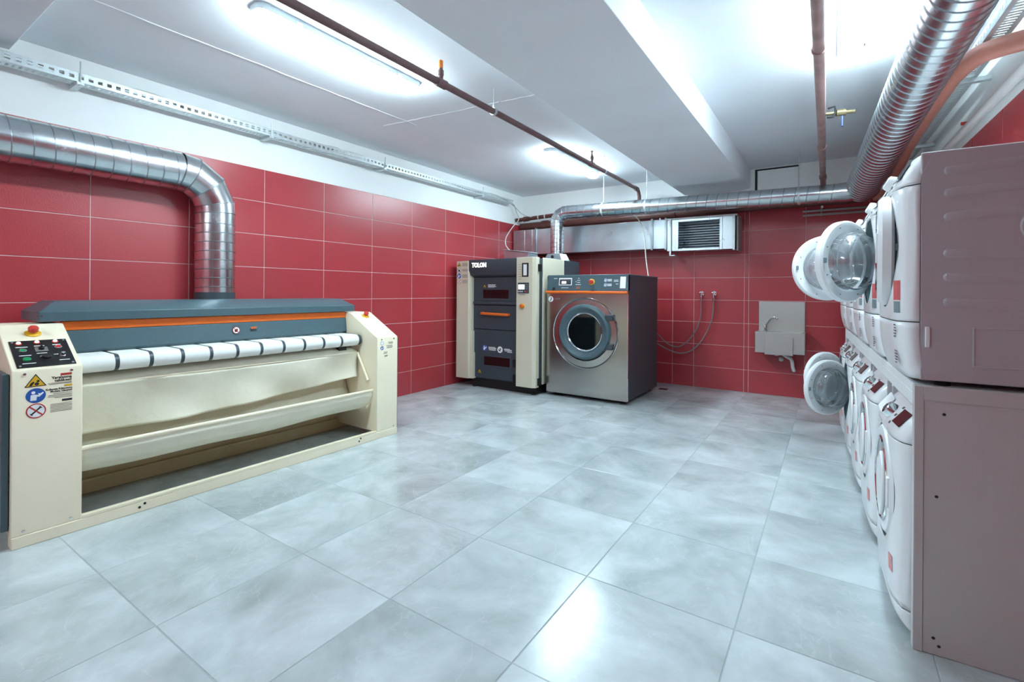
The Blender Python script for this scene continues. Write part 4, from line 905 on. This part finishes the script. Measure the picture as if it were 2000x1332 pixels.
# ------------------------------------------------------------------ taps and hoses for the washer
for (x, lab, hl, path) in ((-1.469, 'left chrome tap on the tiled wall beside the washer', 'grey water hose looping low from the left tap to the washer', [(-1.469, 6.825, 1.215), (-1.468, 6.825, 1.1), (-1.475, 6.825, 0.95), (-1.53, 6.825, 0.78), (-1.64, 6.825, 0.62), (-1.77, 6.82, 0.535), (-1.9, 6.80, 0.57), (-2.0, 6.74, 0.68), (-2.1, 6.6, 0.82), (-2.16, 6.45, 0.9), (-2.17, 6.36, 0.91)]),
                           (-1.312, 'right chrome tap on the tiled wall beside the washer', 'grey water hose looping low from the right tap to the washer', [(-1.312, 6.825, 1.215), (-1.313, 6.825, 1.1), (-1.33, 6.825, 0.93), (-1.4, 6.82, 0.74), (-1.5, 6.81, 0.58), (-1.62, 6.80, 0.48), (-1.76, 6.79, 0.455), (-1.9, 6.77, 0.5), (-2.02, 6.72, 0.57), (-2.1, 6.6, 0.65), (-2.16, 6.45, 0.7), (-2.17, 6.36, 0.71)])):
    t = empty('water_tap', (x, 6.874, 1.278)); tag(t, lab, 'tap', 'taps beside the washer')
    MB().lathe([(0.03, -0.001), (0.03, -0.006), (0.014, -0.01), (0.014, -0.05), (0.0, -0.055)], (0, 0, 0), 'y', 20).build('escutcheon', 'chrome', t)
    MB().cyl((0, -0.045, 0.0), (0, -0.049, -0.058), 0.012, 14).build('outlet', 'chrome', t)
    MB().lathe([(0.01, -0.055), (0.02, -0.058), (0.022, -0.08), (0.012, -0.086), (0, -0.086)], (0, 0, 0), 'y', 8).box(-0.034, 0.034, -0.078, -0.066, -0.007, 0.007).build('handle', 'chrome', t)
    # smooth the hose
    P = [Vector(p) for p in path]; out = []
    for i in range(len(P) - 1):
        p0, p1, p2, p3 = P[max(i - 1, 0)], P[i], P[i + 1], P[min(i + 2, len(P) - 1)]
        for k in range(5):
            u = k / 5; out.append(0.5 * ((2 * p1) + (p2 - p0) * u + (2 * p0 - 5 * p1 + 4 * p2 - p3) * u * u + (3 * p1 - p0 - 3 * p2 + p3) * u ** 3))
    out.append(P[-1])
    h = empty('water_hose', path[0]); tag(h, hl, 'hose', 'hoses of the washer'); h0 = Vector(path[0])
    MB().tube([p - h0 for p in out], 0.0085, 10).build('hose_tube', 'hose', h, ang=60)
    MB().cyl((0, 0, -0.002), (0, 0, -0.045), 0.012, 12).build('ferrule', 'chrome', h)

# ------------------------------------------------------------------ pipes
def smooth_path(path, k=6):
    P = [Vector(p) for p in path]; out = []
    for i in range(len(P) - 1):
        p0, p1, p2, p3 = P[max(i - 1, 0)], P[i], P[i + 1], P[min(i + 2, len(P) - 1)]
        for j in range(k):
            u = j / k; out.append(0.5 * ((2 * p1) + (p2 - p0) * u + (2 * p0 - 5 * p1 + 4 * p2 - p3) * u * u + (3 * p1 - p0 - 3 * p2 + p3) * u ** 3))
    return out + [P[-1]]
def pipe(name, label, cat, path, r, m, n=16, couplings=(), sm=False, cm=None):
    o0 = Vector(path[0]); e = empty(name, o0); tag(e, label, cat)
    pp = [Vector(p) - o0 for p in (smooth_path(path) if sm else path)]
    MB().tube(pp, r, n).build('pipe_run', m, e, ang=50)
    for (a, b) in couplings: MB().cyl(Vector(a) - o0, Vector(b) - o0, r * 1.28, n).build('coupling', cm or m, e)
    return e, o0
PX = -2.225
e, o0 = pipe('sprinkler_pipe', 'thin dark red sprinkler pipe hung under the left half of the ceiling', 'pipe',
             [(PX - 0.02, YF + 0.01, 2.70), (PX, 2.0, 2.70), (PX, 6.38, 2.70), (PX, 6.47, 2.68), (PX, 6.51, 2.62), (PX, 6.52, 2.47)], 0.024, 'pipe', couplings=(((PX, 6.36, 2.70), (PX, 6.43, 2.695)), ((PX, 2.41, 2.70), (PX, 2.5, 2.70)), ((PX, 4.89, 2.70), (PX, 4.97, 2.70))))
for (yy, cap) in ((2.455, True), (4.93, False)):
    c = Vector((PX, yy, 2.70)) - o0
    sp = MB().lathe([(0.016, 0.0), (0.016, 0.05), (0.02, 0.052), (0.02, 0.085), (0.013, 0.09), (0.013, 0.1)], c, 'z', 16).build('sprinkler_fitting', 'pipe', e)
    if cap: MB().lathe([(0.013, 0.1), (0.015, 0.105), (0.015, 0.15), (0.01, 0.156), (0, 0.156)], c, 'z', 16).build('sprinkler_cap', 'orangecap', sp)
    else: MB().lathe([(0.01, 0.1), (0.006, 0.13), (0.016, 0.148), (0.002, 0.152), (0, 0.152)], c, 'z', 14).build('sprinkler_head', 'brass', sp)
for yy in (3.07, 5.28, 0.6):
    c = Vector((PX, yy, 2.70)) - o0
    cl = MB().lathe([(0.0245, -0.012), (0.03, -0.012), (0.03, 0.012), (0.0245, 0.012)], c, 'y', 20, close=True).build('pipe_clamp', 'tray', e)
    MB().cyl(c + Vector((0, 0, 0.028)), c + Vector((0, 0, ZC - 2.70)), 0.004, 8).lathe([(0.009, 0.03), (0.009, 0.05)], c, 'z', 6).build('hanger_rod', 'tray', cl)
e, o0 = pipe('ceiling_pipe', 'rust stained pipe running straight under the ceiling above the machine aisle', 'pipe', [(-0.03, YF + 0.01, 2.60), (-0.06, 2.5, 2.60), (-0.092, 6.62, 2.60), (-0.092, 6.72, 2.57), (-0.092, 6.74, 2.50), (-0.092, 6.74, 2.44)], 0.029, 'pipe2', couplings=(((-0.065, 3.05, 2.6), (-0.065, 3.07, 2.6)), ((-0.08, 5.1, 2.6), (-0.08, 5.16, 2.6)), ((-0.09, 6.4, 2.6), (-0.09, 6.5, 2.6))))
vb = MB().cyl(Vector((-0.045, 4.2, 2.60)) - o0, Vector((0.13, 4.24, 2.60)) - o0, 0.013, 14).cyl(Vector((0.02, 4.215, 2.60)) - o0, Vector((0.075, 4.228, 2.60)) - o0, 0.024, 14).build('branch_valve', 'brass', e)
MB().tube([Vector(p) - o0 for p in ((-0.03, 4.19, 2.635), (0.01, 4.2, 2.645), (0.015, 4.2, 2.60), (0.0, 4.2, 2.57), (-0.035, 4.19, 2.57))], 0.008, 8).build('hose_clip', 'rubber', vb)
bx('lever', 'bluehand', vb, *(v for v in (0.05 - o0.x, 0.062 - o0.x, 4.22 - o0.y, 4.24 - o0.y, 2.50 - o0.z, 2.585 - o0.z)), bevel=0.003)
e, o0 = pipe('waste_pipe', 'thick brown waste pipe running along the back wall above the box duct', 'pipe', [(-4.33, 6.78, 2.365), (0.3, 6.78, 2.385)], 0.055, 'brown', 20, couplings=(((-3.92, 6.78, 2.367), (-3.82, 6.78, 2.3675)), ((-1.9, 6.78, 2.375), (-1.8, 6.78, 2.376))))
for xx in (-2.0, -0.1): MB().cyl(Vector((xx, 6.73, 2.32)) - o0, Vector((xx, 6.73, 2.292)) - o0, 0.012, 10).build('drain_stub', 'pvc', e)
e, o0 = pipe('water_pipe', 'thin brown water pipe above the thick waste pipe in the far corner', 'pipe', [(-4.35, 6.66, 2.46), (-3.3, 6.66, 2.50), (-2.6, 6.66, 2.505)], 0.032, 'brown', 16, couplings=(((-4.2, 6.66, 2.466), (-4.1, 6.66, 2.47)),))
for xx, zz in ((-3.92, 2.477), (-3.8, 2.481)): MB().lathe([(0.033, -0.01), (0.037, -0.01), (0.037, 0.01), (0.033, 0.01)], Vector((xx, 6.66, zz)) - o0, 'x', 18, close=True).build('pipe_band', 'cable', e)
pipe('soil_pipe', 'orange brown soil pipe bending to the right wall behind the big duct', 'pipe', [(0.385, 6.78, 2.39), (0.46, 6.74, 2.40), (0.50, 6.62, 2.41), (0.50, 6.3, 2.43), (0.53, 5.2, 2.54), (0.60, 4.2, 2.625), (0.625, 3.9, 2.628), (0.67, 3.65, 2.612), (0.735, 3.53, 2.592), (0.80, 3.475, 2.582), (0.85, 3.45, 2.578)], 0.052, 'salmon', 20, sm=True)
# two conduits in the back right corner
for (z, lab) in ((2.285, 'upper grey conduit on the back wall beside the stacked machines'), (2.235, 'lower grey conduit on the back wall beside the stacked machines')):
    c = empty('wall_conduit', (-0.3, 6.855, z)); tag(c, lab, 'conduit', 'conduits on the back wall')
    MB().cyl((0, 0, 0), (1.02, 0, 0), 0.014, 12).build('tube', 'conduit', c)
    bx('clip', 'conduit', c, 0.18, 0.2, -0.017, 0.018, -0.018, 0.018)

# ------------------------------------------------------------------ cable trays
def perforated(mb, L, z0, z1, y0, y1, step=0.05, slot=0.026, sz=0.4):
    # plate in local x (length) with a row of slots, thickness y0..y1
    h = z1 - z0; a, b = z0 + h * (0.5 - sz / 2), z0 + h * (0.5 + sz / 2)
    mb.box(0, L, y0, y1, z0, a); mb.box(0, L, y0, y1, b, z1)
    x = 0.0
    while x < L - step: mb.box(x, x + step - slot, y0, y1, a, b); x += step
    return mb
def tray(name, label, origin, rz, L, w=0.1, h=0.06, hangers=()):
    e = empty(name, origin, rz); tag(e, label, 'cable tray')
    perforated(MB(), L, 0, h, 0, 0.0015).build('front_side', 'tray', e, smooth=False); MB().box(0, L, w - 0.0015, w, 0, h).build('back_side', 'tray', e, smooth=False)
    mb = MB(); mb.M = Matrix(((1, 0, 0, 0), (0, 0, 1, 0), (0, 1, 0, 0), (0, 0, 0, 1)))
    perforated(mb, L, 0.0016, w - 0.0016, 0, 0.0015, 0.03, 0.014, 0.5).build('base_plate', 'tray', e, smooth=False)
    return e
LT = tray('cable_tray', 'perforated steel cable tray along the top of the left wall', (-4.205, -2.4, 2.668), R(90), 8.75)
for yy in (0.2, 1.08, 2.4, 3.72, 5.55):
    u = yy + 2.4
    b = bx('tray_bracket', 'tray', LT, u - 0.02, u + 0.02, -0.012, 0.15, -0.022, -0.002)
    MB().cyl((u, -0.008, -0.02), (u, -0.008, 0.135 if yy < 1.2 else 0.12), 0.005, 8).build('threaded_rod', 'tray', b)
    MB().lathe([(0.011, -0.03), (0.011, -0.023)], (u, -0.008, 0), 'z', 6).build('nut', 'chrome', b)
for k, (a, b) in enumerate(((2.9, 5.6), (4.4, 8.7))):
    MB().tube([(a + (b - a) * i / 24, 0.03 + 0.018 * math.sin(i * 1.3 + k * 2), 0.05 + 0.014 * math.sin(i * 0.9 + k)) for i in range(25)], 0.011, 8).build('loose_cable', 'cable', LT, ang=60)
RTo = RW0 + RWd * 0.5 - RWn * 0.17
RT = tray('cable_tray', 'perforated steel cable tray along the right wall above the machines', (RTo.x, RTo.y, 2.665), RWA, 6.5, hangers=())
for u in (0.6, 2.2, 3.4, 4.6):
    b = bx('tray_bracket', 'tray', RT, u - 0.02, u + 0.02, -0.03, 0.168, -0.03, -0.002)
    MB().cyl((u, -0.02, -0.02), (u, -0.02, 0.215), 0.005, 8).build('threaded_rod', 'tray', b)
# white pipe on the right wall
p0 = RW0 + RWd * 0.3 - RWn * 0.035
e = empty('wall_pipe', (p0.x, p0.y, 2.45), RWA); tag(e, 'white painted pipe along the right wall above the red tiles', 'pipe')
MB().cyl((0, 0, 0), (6.5, 0, 0), 0.028, 16).build('tube', 'pvc', e)
for u in (0.8, 2.0, 3.2): bx('pipe_clip', 'redpl', e, u - 0.008, u + 0.008, -0.03, 0.034, 0.0285, 0.05)
# ------------------------------------------------------------------ loose cables
def cable(label, path, r=0.008, m='cable'):
    o0 = Vector(path[0]); e = empty('hanging_cable', o0); tag(e, label, 'cable')
    MB().tube([p - o0 for p in smooth_path(path)], r, 8).build('cord', m, e, ang=60); return e
cable('pale cable dropping from the left tray to the box on the industrial dryer', [(-4.25, 6.33, 2.70), (-4.25, 6.45, 2.66), (-4.24, 6.5, 2.56), (-4.2, 6.5, 2.44), (-4.18, 6.3, 2.3), (-4.1, 6.0, 2.1), (-3.9, 5.7, 1.95), (-3.74, 5.57, 1.85)])
cable('short pale cable bending from the left tray to the brown pipe', [(-4.27, 6.36, 2.69), (-4.25, 6.5, 2.63), (-4.2, 6.58, 2.55), (-4.1, 6.61, 2.50), (-4.02, 6.615, 2.485)], 0.006)
cable('pale cable hanging from the round duct down to the industrial washer', [(-2.3, 6.45, 2.36), (-2.22, 6.42, 2.30), (-2.14, 6.38, 2.18), (-2.09, 6.34, 2.0), (-2.05, 6.28, 1.75), (-1.99, 6.2, 1.495)], 0.008)

# ------------------------------------------------------------------ floor drain
fd = empty('floor_drain', (-1.86, 6.45, 0.0)); tag(fd, 'small dark floor drain behind the right side of the industrial washer', 'drain')
bx('drain_frame', 'steel', fd, -0.055, 0.055, -0.055, 0.055, 0.0, 0.003, bevel=0.001)
for k in range(5): bx('grate_slot', 'black', fd, -0.042, 0.042, -0.042 + 0.02 * k - 0.004, -0.042 + 0.02 * k + 0.004, 0.003, 0.0036, bevel=0)
